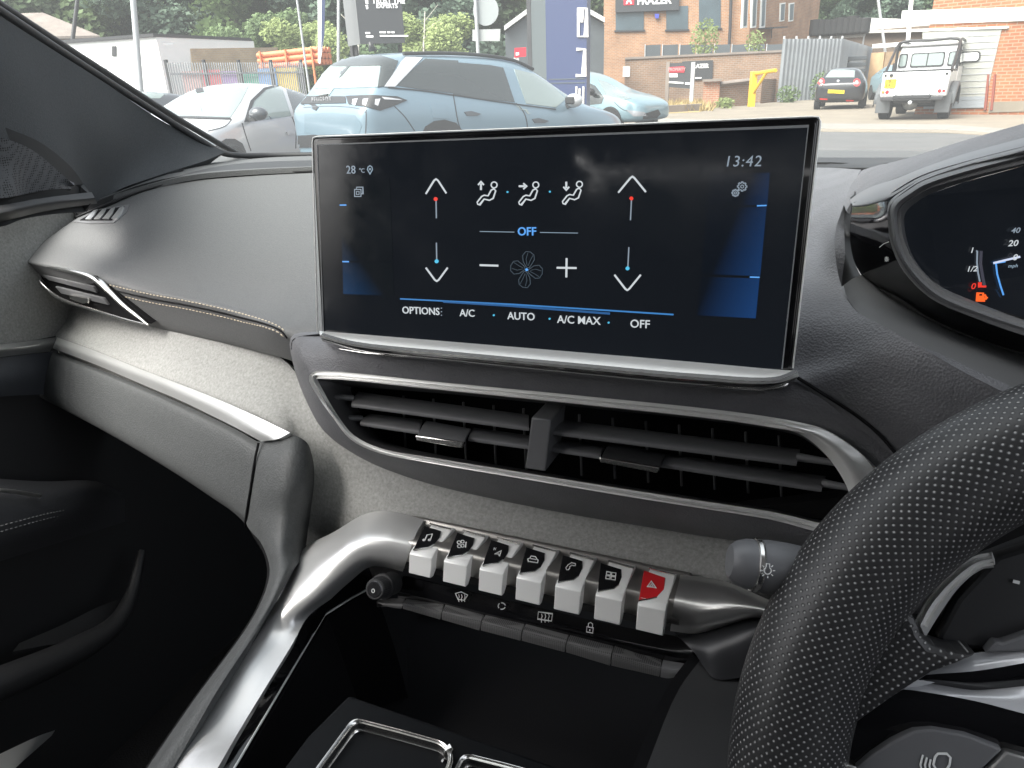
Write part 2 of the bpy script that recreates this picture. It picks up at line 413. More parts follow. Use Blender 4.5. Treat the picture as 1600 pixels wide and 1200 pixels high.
for sx0 in (-.50, .24):
    s_ = box('unseen_front_seat', (sx0, -.42, .98), (.50, .16, .66), m_seat, CAB, bevel=.06)
    box('headrest', (sx0, -.43, 1.40), (.26, .10, .18), m_seat, s_, bevel=.04); box('seat_cushion', (sx0, -.12, .62), (.50, .52, .16), m_seat, s_, bevel=.05)
box('floor_carpet', (-.135, -.45, .40), (1.36, 2.5, .03), m_carpet, CAB)
box('bulkhead', (-.135, .80, .72), (1.36, .03, .66), m_carpet, CAB)
box('driver_door', (.56, -.3, .72), (.05, 1.9, .62), m_black, CAB)
box('rear_seat', (-.135, -1.30, .88), (1.2, .22, .86), m_seat, CAB, bevel=.05)
box('tailgate_trim', (-.135, -1.9, .80), (1.3, .06, .75), m_black, CAB)

# ------------------------------------------------------------------ A-pillar, speaker, door
pl_ = patch('pillar_trim', [
  [(352, 238, .82), (318, 252, .77), (272, 266, .72)],
  [(255, 190, .735), (232, 240, .70), (196, 292, .645)],
  [(165, 130, .64), (160, 215, .61), (140, 318, .585)],
  [(80, 76, .555), (85, 160, .535), (100, 262, .52)],
  [(-20, 12, .475), (-5, 100, .465), (10, 235, .455)],
  [(-180, -90, .385), (-150, 30, .385), (-120, 180, .385)],
  [(-420, -330, .30), (-380, -160, .30), (-330, 20, .30)]], m_pillar, CAB, 6, 6, .02)
tube('seal_strip', [(500, 242, .94), (420, 243, .90), (375, 243, .86), (345, 238, .82), (318, 222, .79), (255, 183, .735), (165, 125, .645), (80, 70, .56), (-20, 4, .478), (-180, -98, .388), (-420, -340, .30)], .0042, m_black, pl_)
tube('glass_edge_band', [(372, 241, .89), (352, 230, .845), (318, 210, .80), (255, 172, .745), (165, 114, .655), (80, 60, .57), (-20, -5, .485), (-180, -108, .395)], .0055, mat('frit_grey', (.10, .10, .10), .7), pl_, flat=.6)
spk = patch('speaker_panel', [
  [(-120, 150, .41), (0, 196, .455), (62, 222, .49), (112, 262, .525), (138, 300, .55)],
  [(-120, 230, .405), (0, 255, .45), (55, 268, .48), (100, 285, .51), (138, 304, .548)],
  [(-120, 335, .40), (0, 322, .44), (55, 313, .475), (100, 306, .507), (138, 308, .546)]], m_black, CAB, 5, 5, .012)
m_gr = mat('speaker_mesh', (.03, .032, .036), .5); t = m_gr.node_tree; bs = t.nodes['Principled BSDF']
tc = t.nodes.new('ShaderNodeTexCoord'); vo = t.nodes.new('ShaderNodeTexVoronoi'); vo.inputs['Scale'].default_value = 480; vo.inputs['Randomness'].default_value = .25
rp = t.nodes.new('ShaderNodeValToRGB'); rp.color_ramp.elements[0].position = .3; rp.color_ramp.elements[0].color = (.003, .003, .004, 1); rp.color_ramp.elements[1].position = .42; rp.color_ramp.elements[1].color = (.07, .073, .08, 1)
t.links.new(tc.outputs['Object'], vo.inputs['Vector']); t.links.new(vo.outputs['Distance'], rp.inputs[0]); t.links.new(rp.outputs[0], bs.inputs['Base Color'])
patch('speaker_grille', [
  [(-120, 180, .401), (0, 214, .445), (50, 234, .478), (92, 268, .505), (116, 290, .519)],
  [(-120, 240, .398), (0, 258, .441), (45, 268, .470), (80, 282, .494), (110, 292, .517)],
  [(-120, 322, .395), (10, 309, .437), (45, 302, .466), (80, 296, .492), (112, 295, .517)]], m_gr, spk, 5, 5, .004)
patch('door_top_strip', [
  [(-150, 345, .385), (0, 321, .432), (70, 309, .475), (143, 300, .54)],
  [(-150, 358, .38), (0, 333, .427), (70, 318, .470), (148, 309, .535)],
  [(-150, 378, .385), (0, 347, .432), (70, 330, .475), (152, 318, .545)]], m_black, CAB, 5, 4, .02)

dx = -.79
door = patch('door_panel', [
  [(-260, 390, 'X', -.775), (-60, 352, 'X', -.775), (60, 328, 'X', -.785), (190, 315, 'X', -.80)],
  [(-260, 450, 'X', -.765), (-60, 430, 'X', -.765), (60, 420, 'X', -.775), (190, 410, 'X', -.80)],
  [(-260, 545, 'X', -.77), (-60, 545, 'X', -.77), (50, 532, 'X', -.78), (190, 500, 'X', -.80)]], m_suede, CAB, 5, 5, .01)
patch('chrome_strip', [
  [(-260, 548, 'X', -.766), (-60, 543, 'X', -.766), (20, 536, 'X', -.772), (88, 527, 'X', -.785)],
  [(-260, 562, 'X', -.757), (-60, 552, 'X', -.757), (20, 545, 'X', -.764), (84, 538, 'X', -.78)],
  [(-260, 578, 'X', -.766), (-60, 564, 'X', -.766), (0, 558, 'X', -.772), (78, 549, 'X', -.785)]], m_alu, door, 4, 4, .004)
patch('lower_panel', [
  [(-260, 580, 'X', -.772), (-60, 563, 'X', -.772), (20, 556, 'X', -.778), (90, 549, 'X', -.79)],
  [(-260, 620, 'X', -.765), (-60, 595, 'X', -.765), (20, 588, 'X', -.77), (80, 583, 'X', -.785)],
  [(-260, 650, 'X', -.775), (-60, 626, 'X', -.775), (10, 619, 'X', -.78), (70, 616, 'X', -.79)]], mat('door_blue_grey', (.06, .065, .075), .6, bump=('cell', 600, .3, .0005)), door, 4, 4, .006)
box('door_core', (-.835, -.04, .72), (.05, 1.9, .74), m_black, door)
ar = patch('armrest', [
  [(-260, 690, 'X', -.78), (-60, 740, 'X', -.78), (60, 752, 'X', -.78), (150, 752, 'X', -.785), (190, 770, 'X', -.79)],
  [(-260, 780, 'X', -.715), (-60, 772, 'X', -.715), (60, 775, 'X', -.73), (150, 768, 'X', -.76), (195, 780, 'X', -.785)],
  [(-260, 900, 'X', -.70), (-60, 850, 'X', -.70), (60, 815, 'X', -.715), (150, 792, 'X', -.755), (195, 790, 'X', -.785)],
  [(-260, 1000, 'X', -.72), (-60, 900, 'X', -.72), (60, 858, 'X', -.74), (150, 830, 'X', -.77), (195, 815, 'X', -.79)]], mat('armrest_leather', (.06, .061, .065), .5, bump=('voronoi', 500, .3, .0005)), door, 5, 5, .01)
tube('handle_trim', [(-60, 762, 'X', -.712), (10, 767, 'X', -.714), (62, 775, 'X', -.722)], .0022, m_chrome, door, 8)
def stitches(name, line, m, parent, step=.0055, ln=.0036, r=.00055):
    P = cr(np.array([tuple(pt(p)) for p in line]), 14); vs = []; fs = []
    L = np.r_[0, np.cumsum(np.linalg.norm(np.diff(P, axis=0), axis=1))]
    s = 0
    while s+ln < L[-1]:
        a = np.array([np.interp(s, L, P[:, k]) for k in range(3)]); b = np.array([np.interp(s+ln, L, P[:, k]) for k in range(3)])
        tt = (b-a)/np.linalg.norm(b-a); u = np.cross(tt, (0, 0, 1.)); u /= np.linalg.norm(u); v = np.cross(tt, u); base = len(vs)
        for q, rr in ((a, .5), ((a+b)/2, 1.15), (b, .5)):
            for k in range(6):
                th = k*math.pi/3; vs.append(q+r*rr*(u*math.cos(th)+v*math.sin(th)))
        for g in (0, 6):
            for k in range(6): fs.append((base+g+k, base+g+(k+1) % 6, base+g+6+(k+1) % 6, base+g+6+k))
        fs += [tuple(base+k for k in range(6)), tuple(base+12+k for k in range(6))]
        s += step
    return mk(name, vs, fs, m, parent, True)
stitches('stitching', [(-60, 838, 'X', -.697), (0, 822, 'X', -.702), (60, 806, 'X', -.714), (110, 795, 'X', -.735), (165, 782, 'X', -.765)], m_stitchw, door)
stitches('stitching', [(-60, 848, 'X', -.697), (0, 831, 'X', -.702), (60, 814, 'X', -.714), (110, 802, 'X', -.735), (165, 788, 'X', -.765)], m_stitchw, door)
tube('door_pocket', [(-200, 1150, 'X', -.74), (0, 1068, 'X', -.74), (120, 1015, 'X', -.745), (180, 975, 'X', -.75), (205, 930, 'X', -.76), (222, 860, 'X', -.775)], [.018, .018, .016, .012, .008, .005], m_black, door, 12, 6)
patch('pocket_floor', [[(30, 1005, 'X', -.785), (100, 975, 'X', -.785), (150, 950, 'X', -.787), (190, 935, 'X', -.79)], [(20, 1018, 'X', -.765), (90, 1006, 'X', -.765), (135, 1006, 'X', -.762), (178, 985, 'X', -.765)]], m_black, door, 4, 4, .004)
patch('sill_plate', [[(-80, 1215, 'X', -.66), (0, 1178, 'X', -.67), (60, 1150, 'X', -.68), (86, 1141, 'X', -.69)], [(-80, 1290, 'X', -.63), (0, 1222, 'X', -.64), (35, 1190, 'X', -.655), (80, 1150, 'X', -.685)]], m_alu, door, 4, 4, .004)

# ------------------------------------------------------------------ dashboard
dash = patch('dashboard', [
  [(128, 336, .585), (165, 322, .605), (215, 302, .63), (285, 285, .665), (380, 276, .695), (492, 270, .71), (560, 267, .715), (640, 265, .72)],
  [(92, 360, .55), (150, 348, .565), (215, 335, .59), (290, 328, .61), (380, 325, .625), (492, 322, .63), (560, 322, .635), (640, 322, .64)],
  [(62, 382, .525), (150, 388, .535), (215, 388, .54), (290, 388, .545), (380, 390, .55), (492, 392, .545), (560, 392, .545), (640, 392, .55)],
  [(42, 402, .507), (150, 415, .505), (215, 425, .505), (290, 435, .50), (380, 448, .495), (492, 458, .48), (560, 460, .48), (640, 460, .485)],
  [(44, 410, .502), (155, 432, .492), (220, 446, .485), (290, 460, .475), (375, 480, .46), (462, 498, .438), (545, 500, .435), (640, 500, .44)],
  [(48, 416, .506), (165, 444, .489), (230, 459, .478), (300, 472, .465), (370, 489, .448), (440, 517, .42), (520, 540, .42), (640, 545, .425)],
  [(75, 440, .515), (185, 466, .492), (245, 478, .481), (310, 491, .467), (375, 509, .45), (445, 538, .424), (520, 570, .424), (640, 570, .428)],
  [(120, 475, .54), (235, 508, .50), (290, 520, .485), (345, 532, .47), (400, 546, .456), (456, 562, .436), (520, 590, .432), (640, 590, .432)],
  [(170, 480, .57), (240, 508, .53), (292, 521, .515), (347, 532, .50), (402, 546, .486), (458, 562, .466), (520, 590, .455), (640, 590, .455)]], m_soft, CAB, 6, 5, .008, sharp=80)
bvd = BVHTree.FromPolygons([WM[dash.name] @ v.co for v in dash.data.vertices], [tuple(p.vertices) for p in dash.data.polygons]); rfd = at(160, 336, Y=.57)
def snap(x, y, o=.0005):
    h = bvd.ray_cast(CAMP, ray(x, y).normalized())
    if h[0] is None: h = bvd.find_nearest(at(x, y, Y=.44))
    return h[0]+(CAMP-h[0]).normalized()*o
SL = cr(np.array([(166, 444), (230, 459), (300, 472), (370, 488), (420, 503), (440, 513), (449, 524)], float), 5)
for dy in (0, 12.5): stitches('stitching', [snap(x-dy*.12*(x/450), y+dy*(1-.35*max(0, (x-380)/70))) for x, y in SL], m_stitch, dash)
tube('seam', [snap(x, y+6.5*(1-.3*max(0, (x-380)/70)), .0001) for x, y in SL], .0009, m_dark, dash, 6, 1)
patch('defroster_base', [
  [(100, 348, .59), (150, 322, .605), (215, 297, .635), (285, 273, .68), (360, 257, .735), (492, 250, .77), (760, 245, .80), (1000, 243, .80), (1290, 246, .79), (1420, 246, .72)],
  [(120, 338, .578), (165, 320, .60), (215, 300, .628), (285, 281, .665), (380, 272, .698), (492, 266, .715), (760, 262, .74), (1000, 260, .75), (1290, 262, .74), (1380, 262, .66)],
  [(120, 345, .582), (165, 328, .604), (215, 308, .632), (285, 290, .668), (380, 280, .70), (492, 274, .717), (760, 270, .742), (1000, 268, .752), (1290, 268, .742), (1380, 268, .662)]], m_black, CAB, 5, 5, .01)
patch('cowl_panel', [
  [(235, 262, .82), (335, 243, .92), (420, 241, .96), (600, 239, 1.0), (900, 235, 1.02), (1290, 235, 1.0), (1480, 236, .95)],
  [(190, 288, .70), (290, 262, .76), (380, 253, .82), (600, 248, .86), (900, 244, .88), (1290, 244, .87), (1440, 243, .80)],
  [(150, 312, .60), (285, 276, .664), (380, 266, .696), (600, 258, .73), (900, 256, .76), (1290, 254, .76), (1420, 254, .70)]], m_soft, CAB, 5, 5, .006)

# defroster outlet on the top
df_ = decal('defroster_grille', [(113, 347), (150, 328), (203, 320), (197, 333), (178, 349), (140, 350)], bvd, m_slat, CAB, rfd, .0008, 4, .004)
decal('grille_opening', [(126, 345.5), (152, 331), (195, 324.5), (188, 333), (175, 345.5)], bvd, m_dark, df_, rfd, .0016, 4, .003)
for k in range(4):
    x = 139+k*13.5
    decal('grille_slat', [(x-4, 345-k*.3), (x+3, 338-k*.9), (x+9, 332-k*1.5), (x+15, 330-k*1.5), (x+11, 338-k*.8), (x+5, 345-k*.3)], bvd, m_alu, df_, rfd, .0026, 4, .002)

# suede lower fascia
fab = patch('suede_panel', [
  [(60, 455, .57), (215, 480, .525), (330, 515, .49), (440, 560, .46), (500, 630, .43), (600, 715, .415), (850, 775, .415), (1065, 815, .415), (1300, 840, .415)],
  [(76, 492, .545), (215, 532, .497), (333, 577, .458), (445, 632, .428), (500, 715, .41), (606, 765, .40), (850, 820, .398), (1065, 860, .397), (1270, 880, .397)],
  [(88, 530, .512), (217, 582, .47), (333, 630, .435), (450, 690, .405), (480, 800, .40), (612, 812, .385), (850, 864, .384), (1065, 902, .384), (1260, 920, .384)],
  [(92, 560, .52), (217, 612, .48), (333, 660, .445), (440, 720, .42), (470, 880, .395), (612, 850, .39), (850, 900, .39), (1065, 940, .39), (1250, 960, .39)]], m_suede, CAB, 6, 6, .006)
# silver strip along the glovebox
patch('silver_trim', [
  [(89, 527, .506), (153, 550, .484), (217, 576, .463), (275, 598, .444), (333, 621, .425), (395, 648, .405), (453, 676, .389)],
  [(86, 534, .501), (150, 560, .479), (222, 588, .457), (278, 611, .438), (334, 636, .419), (393, 664, .399), (436, 685, .386)],
  [(82, 544, .501), (150, 570, .478), (230, 604, .452), (282, 626, .434), (334, 651, .416), (372, 670, .402), (408, 690, .391)]], m_alu, CAB, 5, 5, .004, sharp=25)
gb = patch('glovebox_panel', [
  [(84, 549, .508), (150, 575, .485), (230, 607, .459), (282, 630, .441), (334, 654, .423), (372, 673, .409), (406, 692, .398)],
  [(80, 556, .499), (150, 584, .475), (230, 618, .449), (282, 642, .431), (334, 668, .413), (370, 687, .40), (403, 706, .39)],
  [(70, 590, .489), (150, 630, .463), (230, 670, .438), (282, 697, .42), (334, 726, .402), (368, 745, .39), (394, 760, .381)],
  [(62, 616, .488), (150, 662, .461), (230, 706, .436), (282, 737, .418), (334, 771, .40), (362, 790, .389), (385, 808, .379)],
  [(66, 622, .51), (155, 669, .48), (233, 714, .455), (285, 746, .437), (336, 780, .418), (364, 799, .406), (385, 818, .396)],
  [(80, 622, .58), (165, 669, .56), (240, 714, .54), (290, 746, .52), (340, 780, .50), (366, 799, .49), (385, 818, .48)]], m_greypl, CAB, 5, 5, .006, sharp=80)
patch('console_side_panel', [
  [(402, 690, .398), (428, 688, .392), (458, 680, .392), (478, 690, .396), (488, 712, .405)],
  [(396, 720, .386), (420, 716, .378), (455, 712, .377), (480, 720, .384), (491, 735, .40)],
  [(390, 765, .376), (415, 760, .367), (450, 758, .365), (477, 762, .374), (489, 770, .395)],
  [(384, 815, .370), (412, 806, .360), (445, 806, .358), (470, 815, .368), (481, 830, .388)],
  [(410, 852, .352), (422, 846, .347), (440, 846, .345), (462, 856, .352), (476, 868, .368)],
  [(421, 898, .328), (428, 892, .324), (438, 888, .322), (450, 886, .325), (462, 886, .335)],
  [(398, 960, .298), (404, 954, .296), (412, 950, .295), (420, 948, .296), (428, 946, .30)],
  [(300, 1098, .232), (308, 1092, .231), (318, 1087, .230), (328, 1083, .231), (340, 1078, .234)],
  [(222, 1212, .188), (231, 1208, .187), (242, 1204, .186), (253, 1202, .187), (270, 1200, .19)],
  [(90, 1410, .125), (100, 1408, .125), (112, 1406, .124), (124, 1404, .125), (140, 1402, .127)]], m_greypl, CAB, 5, 6, .006, sharp=80)
tube('panel_seam', [(404, 692, .3905), (399, 715, .3835), (392, 760, .3745), (384, 812, .3695), (384, 822, .372)], .0011, m_dark, gb, 6)
# side of the tunnel, down to the floor
TB = [(385, 812, .385), (412, 853, .36), (421, 900, .335), (398, 962, .303), (300, 1100, .237), (222, 1214, .193), (90, 1412, .13)]
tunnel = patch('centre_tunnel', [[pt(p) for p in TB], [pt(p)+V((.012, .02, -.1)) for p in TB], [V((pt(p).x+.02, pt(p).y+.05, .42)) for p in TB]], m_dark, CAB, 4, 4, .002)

# side air vent at the end of the dashboard
VP = (at(150, 460, Y=.497), (at(235, 505, Y=.484)-at(50, 412, Y=.512)).cross(at(110, 470, Y=.515)-at(140, 430, Y=.497)).normalized())
sv = plate('side_air_vent', [(47, 411), (95, 418), (150, 432), (172, 445), (238, 505), (180, 494), (95, 462), (75, 445)], VP, m_dark, CAB, .001, .02)
def vf(l, o=.004): return [onp(x, y, VP)+facing(VP)*o for x, y in l]
tube('vent_frame', vf([(48, 411), (70, 413), (98, 418), (125, 424), (148, 431), (163, 440), (178, 454), (200, 475), (220, 491), (237, 505)]), [.0012, .0016, .002, .0024, .0030, .0036, .003, .0026, .002, .001], m_bright, sv, 10, 4)
tube('vent_frame', vf([(48, 411), (60, 427), (72, 442), (90, 458), (112, 469), (140, 478), (170, 487), (200, 496), (237, 505)]), [.0012, .0018, .0026, .0032, .0024, .0020, .0020, .0018, .001], m_bright, sv, 10, 4)
plate('slat', [(70, 427), (150, 446), (156, 456), (80, 436)], VP, m_slat, sv, .0035, .005, .001)
plate('slat', [(90, 446), (166, 464), (174, 475), (100, 457)], VP, m_slat, sv, .0035, .005, .001)
plate('tab', [(116, 458), (146, 463), (146, 470), (136, 471), (118, 464)], VP, m_bright, sv, .006, .005, .0006)

# ------------------------------------------------------------------ right-hand dashboard and cluster
XC = .177                                  # the cluster and the driver's dash are symmetrical about the wheel
def mirror_x(o, xc=XC):
    me = o.data; M = WM[o.name]; Mi = M.inverted(); bm = bmesh.new(); bm.from_mesh(me)
    vm = {v: bm.verts.new(Mi @ V((2*xc-(M @ v.co).x, (M @ v.co).y, (M @ v.co).z))) for v in list(bm.verts)}
    for f in list(bm.faces):
        g = bm.faces.new([vm[v] for v in reversed(f.verts)]); g.smooth = f.smooth
    bm.to_mesh(me); bm.free(); return o
def ext(row, both=False):
    R = [pt(p) for p in row]
    def e(p, q):
        dd = p-q
        if dd.x < 1e-4: return V((XC, p.y, p.z))
        k = (XC-p.x)/dd.x; k2 = min(k, 2.5); return V((XC, p.y+dd.y*k2*.5, p.z+dd.z*k2*.5))
    R.append(e(R[-1], R[-2]))
    if both: R.insert(0, e(R[0], R[1]))
    return R
def mobj(o, xc):
    n = o.copy(); n.data = o.data.copy(); COL.objects.link(n); n.parent = o.parent; M = WM[o.name]; WM[n.name] = M; Mi = M.inverted()
    for v in n.data.vertices:
        w_ = M @ v.co; v.co = Mi @ V((2*xc-w_.x, w_.y, w_.z))
    n.data.flip_normals(); return n
mobj(pl_, -.135)
drv = patch('driver_dashboard', [
  [(1150, 262, .73), (1220, 262, .72), (1290, 262, .70), (1345, 265, .607)],
  [(1150, 300, .62), (1220, 300, .60), (1285, 292, .59), (1333, 290, .557)],
  [(1150, 345, .53), (1220, 345, .52), (1280, 338, .50), (1315, 330, .482)],
  [(1150, 400, .46), (1220, 400, .455), (1275, 395, .445), (1304, 380, .428)],
  [(1150, 460, .42), (1220, 460, .415), (1268, 452, .412), (1312, 438, .412)],
  [(1150, 520, .395), (1210, 520, .393), (1268, 508, .39), (1334, 482, .393)],
  [(1180, 580, .38), (1215, 575, .381), (1290, 556, .379), (1385, 512, .374)],
  [(1244, 597, .371), (1285, 590, .371), (1355, 572, .367), (1440, 543, .357)],
  [(1300, 640, .369), (1340, 632, .365), (1415, 610, .358), (1500, 578, .345)],
  [(1370, 690, .364), (1420, 680, .358), (1500, 650, .347), (1585, 622, .333)],
  [(1440, 760, .36), (1500, 740, .352), (1580, 710, .338), (1660, 668, .325)],
  [(1500, 840, .355), (1560, 820, .347), (1640, 780, .333), (1730, 730, .32)]], m_grain, CAB, 6, 5, .006); mirror_x(drv)
icr = [
  [(1334, 316, .456), (1351, 317, .442), (1372, 313, .428), (1392, 307, .413)],
  [(1329, 345, .449), (1347, 346, .435), (1367, 345, .421), (1388, 345, .409)],
  [(1329, 382, .447), (1347, 381, .432), (1369, 378, .418), (1392, 376, .405)],
  [(1337, 414, .445), (1358, 413, .429), (1381, 410, .415), (1406, 409, .401)],
  [(1355, 440, .442), (1373, 438, .426), (1395, 434, .412), (1422, 430, .398)],
  [(1393, 467, .437), (1406, 461, .42), (1421, 454, .408), (1437, 445, .396)],
  [(1470, 513, .42), (1472, 502, .408), (1473, 488, .398), (1474, 473, .389)],
  [(1600, 560, .40), (1603, 548, .390), (1604, 532, .380), (1605, 518, .371)],
  [(1760, 600, .38), (1763, 588, .370), (1764, 570, .362), (1765, 552, .353)]]
icr.append([ext([icr[-2][k], icr[-1][k]])[-1] for k in range(4)])
ic = mirror_x(patch('instrument_cluster', icr, m_piano, CAB, 5, 6, .006))
mirror_x(patch('cluster_hood', [ext(r_) for r_ in [
  [(1318, 318, .50), (1344, 268, .605), (1366, 260, .585), (1400, 252, .545), (1447, 238, .50), (1508, 219, .465), (1600, 193, .43), (1760, 150, .39)],
  [(1322, 330, .47), (1338, 306, .49), (1358, 294, .475), (1396, 280, .455), (1440, 263, .435), (1508, 240, .41), (1600, 215, .39), (1760, 172, .36)]]], m_grain, ic, 5, 5, .006))
mirror_x(patch('hood_band', [ext(r_) for r_ in [
  [(1328, 312, .482), (1340, 303, .476), (1361, 292, .466), (1397, 280, .447), (1440, 263, .428), (1508, 240, .403), (1600, 215, .383), (1760, 172, .353)],
  [(1330, 317, .460), (1345, 312, .450), (1366, 304, .439), (1396, 292, .423), (1440, 271, .405), (1508, 249, .389), (1600, 226, .371), (1760, 184, .343)],
  [(1333, 322, .452), (1350, 321, .440), (1372, 316, .426), (1393, 307, .409), (1440, 280, .394), (1508, 259, .382), (1600, 236, .366), (1760, 196, .340)],
  [(1335, 326, .47), (1352, 327, .46), (1376, 324, .45), (1400, 318, .435), (1445, 296, .415), (1508, 275, .402), (1600, 251, .385), (1760, 211, .357)]]], mat('hood_satin', (.20, .205, .215), .5), ic, 5, 5, .003, sharp=80))
FR_o = [(1700, 210), (1600, 235), (1508, 258), (1441, 279), (1415, 295), (1394, 310), (1387, 322), (1388, 348), (1391, 375), (1405, 409), (1432, 444), (1470, 474), (1530, 498), (1600, 520), (1690, 546)]
FR_i = [(1700, 234), (1600, 259), (1508, 284), (1450, 305), (1432, 316), (1418, 328), (1413, 338), (1413, 352), (1417, 375), (1428, 404), (1448, 430), (1472, 449), (1530, 474), (1600, 500), (1690, 525)]
FR_m = [((a[0]*.62+b[0]*.38), (a[1]*.62+b[1]*.38)) for a, b in zip(FR_o, FR_i)]
def yclu(x, y): return .400-(x-1400)*.00012+(330-y)*.00004
mirror_x(patch('cluster_frame', [ext([(x, y, yclu(x, y)+dY) for x, y in F_], True) for F_, dY in ((FR_o, -.006), (FR_m, -.012), (FR_i, .004))], mat('cluster_frame', (.15, .153, .16), .42), ic, 3, 4, .004, sharp=70))
mirror_x(tube('chrome_line', ext([(1412, 385, .397), (1428, 424, .393), (1455, 453, .389), (1508, 483, .382), (1600, 515, .371), (1700, 541, .36)]), .0016, m_bright, ic, 8))
GP = (at(1500, 400, Y=.405), V((-.12, -1, .12)).normalized())
gp_ = [onp(x-(3 if x < 1500 else 0), y, GP) for x, y in FR_i]
gp_ = gp_+[V((2*XC-p.x, p.y, p.z)) for p in reversed(gp_)]
gl_ = plate('cluster_glass', gp_, GP, m_glass, ic, 0, .004)
for s, x, y, h, mm_ in (('1', 1518, 391, 8, m_wht), ('1/2', 1518, 420, 8, m_wht), ('0', 1520, 447, 9, m_redl), ('40', 1586, 360, 8, m_pale), ('20', 1582, 380, 9, m_wht), ('0', 1585, 402, 9, m_wht), ('mph', 1582, 415, 5, m_dimw)):
    textpx('gauge_lettering', s, x, y, h, GP, mm_, ic, tilt=-.05, shear=.2, bold=.01)
ribbons('fuel_gauge', [([(1525, 392), (1527, 392), (1526.5, 410), (1528, 425), (1531, 440)], 2.2)], GP, m_pale, ic)
ribbons('fuel_gauge', [([(1533, 392), (1532, 412), (1535, 430), (1538, 446)], 4)], GP, emis('gauge_dim', (.2, .2, .28), 0.075), ic)
ribbons('fuel_gauge', [([(1531, 441), (1531, 449)], 5), ([(1534, 447.5), (1541, 447.5)], 3)], GP, m_redl, ic)
fp = ribbons('fuel_warning', [([(1526, 470), (1528, 458), (1536, 458), (1537, 470)], 2.5, True), ([(1526, 466), (1536, 466)], 8), ([(1539, 460), (1541, 465), (1537.5, 468.5)], 2.2), ([(1540, 468), (1543, 464)], 2)], GP, m_orange, ic)
ribbons('gauge_needle', [([(1552, 411), (1572, 406), (1594, 401)], 3)], GP, emis('needle', (.7, .78, 1), 0.270), ic, .0006)
ribbons('gauge_needle', [([(1552, 411), (1571, 408)], 3.5), ([(1556, 411), (1558, 428), (1563, 446), (1568, 461)], 2.2)], GP, m_blue, ic)
ribbons('cluster_icon', [([(1387-3, 404), (1391, 404)], 1.2), ([(1385, 401), (1390, 407)], 1.2), ([(1390, 401), (1385, 407)], 1.2), ([(1387.5, 400), (1387.5, 408)], 1.2), ([(1376, 386), (1383, 380), (1391, 377)], 1)], (at(1388, 400, Y=.402), V((-.3, -1, .1)).normalized()), m_print, ic, .003)
mobj(patch('cluster_recess', [
  [(1337, 288, .572), (1333, 293, .568), (1315, 332, .497), (1303, 375, .442), (1306, 412, .430), (1312, 440, .425), (1334, 484, .406)],
  [(1338, 301, .51), (1335, 310, .475), (1330, 345, .458), (1329, 382, .453), (1337, 414, .450), (1346, 432, .448), (1362, 452, .445)]], mat('recess_black', (.014, .014, .015), .55), CAB, 5, 4, .004), XC)
mirror_x(patch('cluster_shelf', [ext(r_) for r_ in [
  [(1318, 446, .408), (1324, 465, .40), (1338, 485, .393), (1385, 514, .3755), (1440, 545, .3585), (1500, 579, .3465), (1585, 623, .3345), (1700, 690, .325)],
  [(1331, 436, .425), (1342, 452, .415), (1362, 470, .405), (1410, 498, .392), (1466, 524, .38), (1540, 552, .37), (1630, 585, .36), (1740, 630, .35)],
  [(1347, 429, .445), (1358, 438, .44), (1393, 465, .43), (1436, 490, .42), (1478, 512, .412), (1560, 542, .40), (1650, 570, .388), (1760, 598, .376)]]], m_slat, CAB, 5, 5, .005))
patch('lower_dash', [[(1120, 800, .43), (1400, 760, .43), (1700, 640, .43), (2300, 600, .43)], [(1080, 1000, .43), (1400, 1000, .43), (1700, 900, .43), (2300, 800, .43)], [(1060, 1330, .40), (1400, 1330, .40), (1700, 1330, .40), (2300, 1330, .40)]], m_black, CAB, 4, 4, .01)

# ------------------------------------------------------------------ centre panel and vents
P_o = [(455, 530, .408), (500, 521, .40), (700, 532, .395), (950, 556, .39), (1150, 578, .385), (1246, 592, .374), (1330, 642, .371), (1400, 694, .367), (1425, 760, .37), (1400, 850, .375), (1200, 848, .395), (1000, 821, .405), (800, 787, .41), (650, 751, .412), (560, 714, .415), (507, 674, .416), (480, 628, .415), (462, 580, .412)]
P_i = [(487, 587, .372), (500, 584, .372), (700, 602, .371), (950, 627, .371), (1150, 649, .371), (1252, 664, .371), (1293, 673, .371), (1347, 709, .371), (1376, 748, .371), (1334, 829, .371), (1200, 808, .371), (1000, 777, .371), (800, 744, .371), (680, 724, .371), (592, 708, .371), (547, 686, .371), (520, 652, .371), (500, 617, .372)]
P_m = [((a[0]+b[0])/2, (a[1]+b[1])/2, (a[2]*.35+b[2]*.65)-.004) for a, b in zip(P_o, P_i)]
P_x = [(x, y, Y+.03) for x, y, Y in P_o]
P_x[6] = (1322, 645, .40); P_x[7] = (1390, 700, .40)
pod = patch('centre_panel', [P_x, P_o, P_m, P_i], m_grain, CAB, 4, 4, .004, closed=True)
tube('panel_seam', [(1246, 590, .3695), (1300, 624, .3665), (1342, 652, .3645), (1375, 680, .362), (1405, 715, .359)], .0009, m_dark, pod, 6)
tube('panel_seam', [(456, 545, .405), (458, 533, .403), (470, 527, .400), (502, 523, .395)], .0009, m_dark, pod, 6)
def sh(c, s, dY=0): return c
F_o = P_i
F_c = [(490, 591), (502, 588), (700, 607), (950, 632), (1150, 654), (1250, 671), (1286, 683), (1330, 716), (1352, 757), (1318, 823), (1200, 802), (1000, 771), (800, 738), (680, 718), (596, 701), (553, 680), (525, 648), (504, 617)]
F_n = [(552, 606), (560, 606), (700, 616), (950, 641), (1150, 663), (1240, 679), (1262, 690), (1300, 722), (1328, 768), (1308, 812), (1200, 794), (1000, 763), (800, 730), (690, 711), (630, 698), (592, 683), (570, 655), (555, 622)]
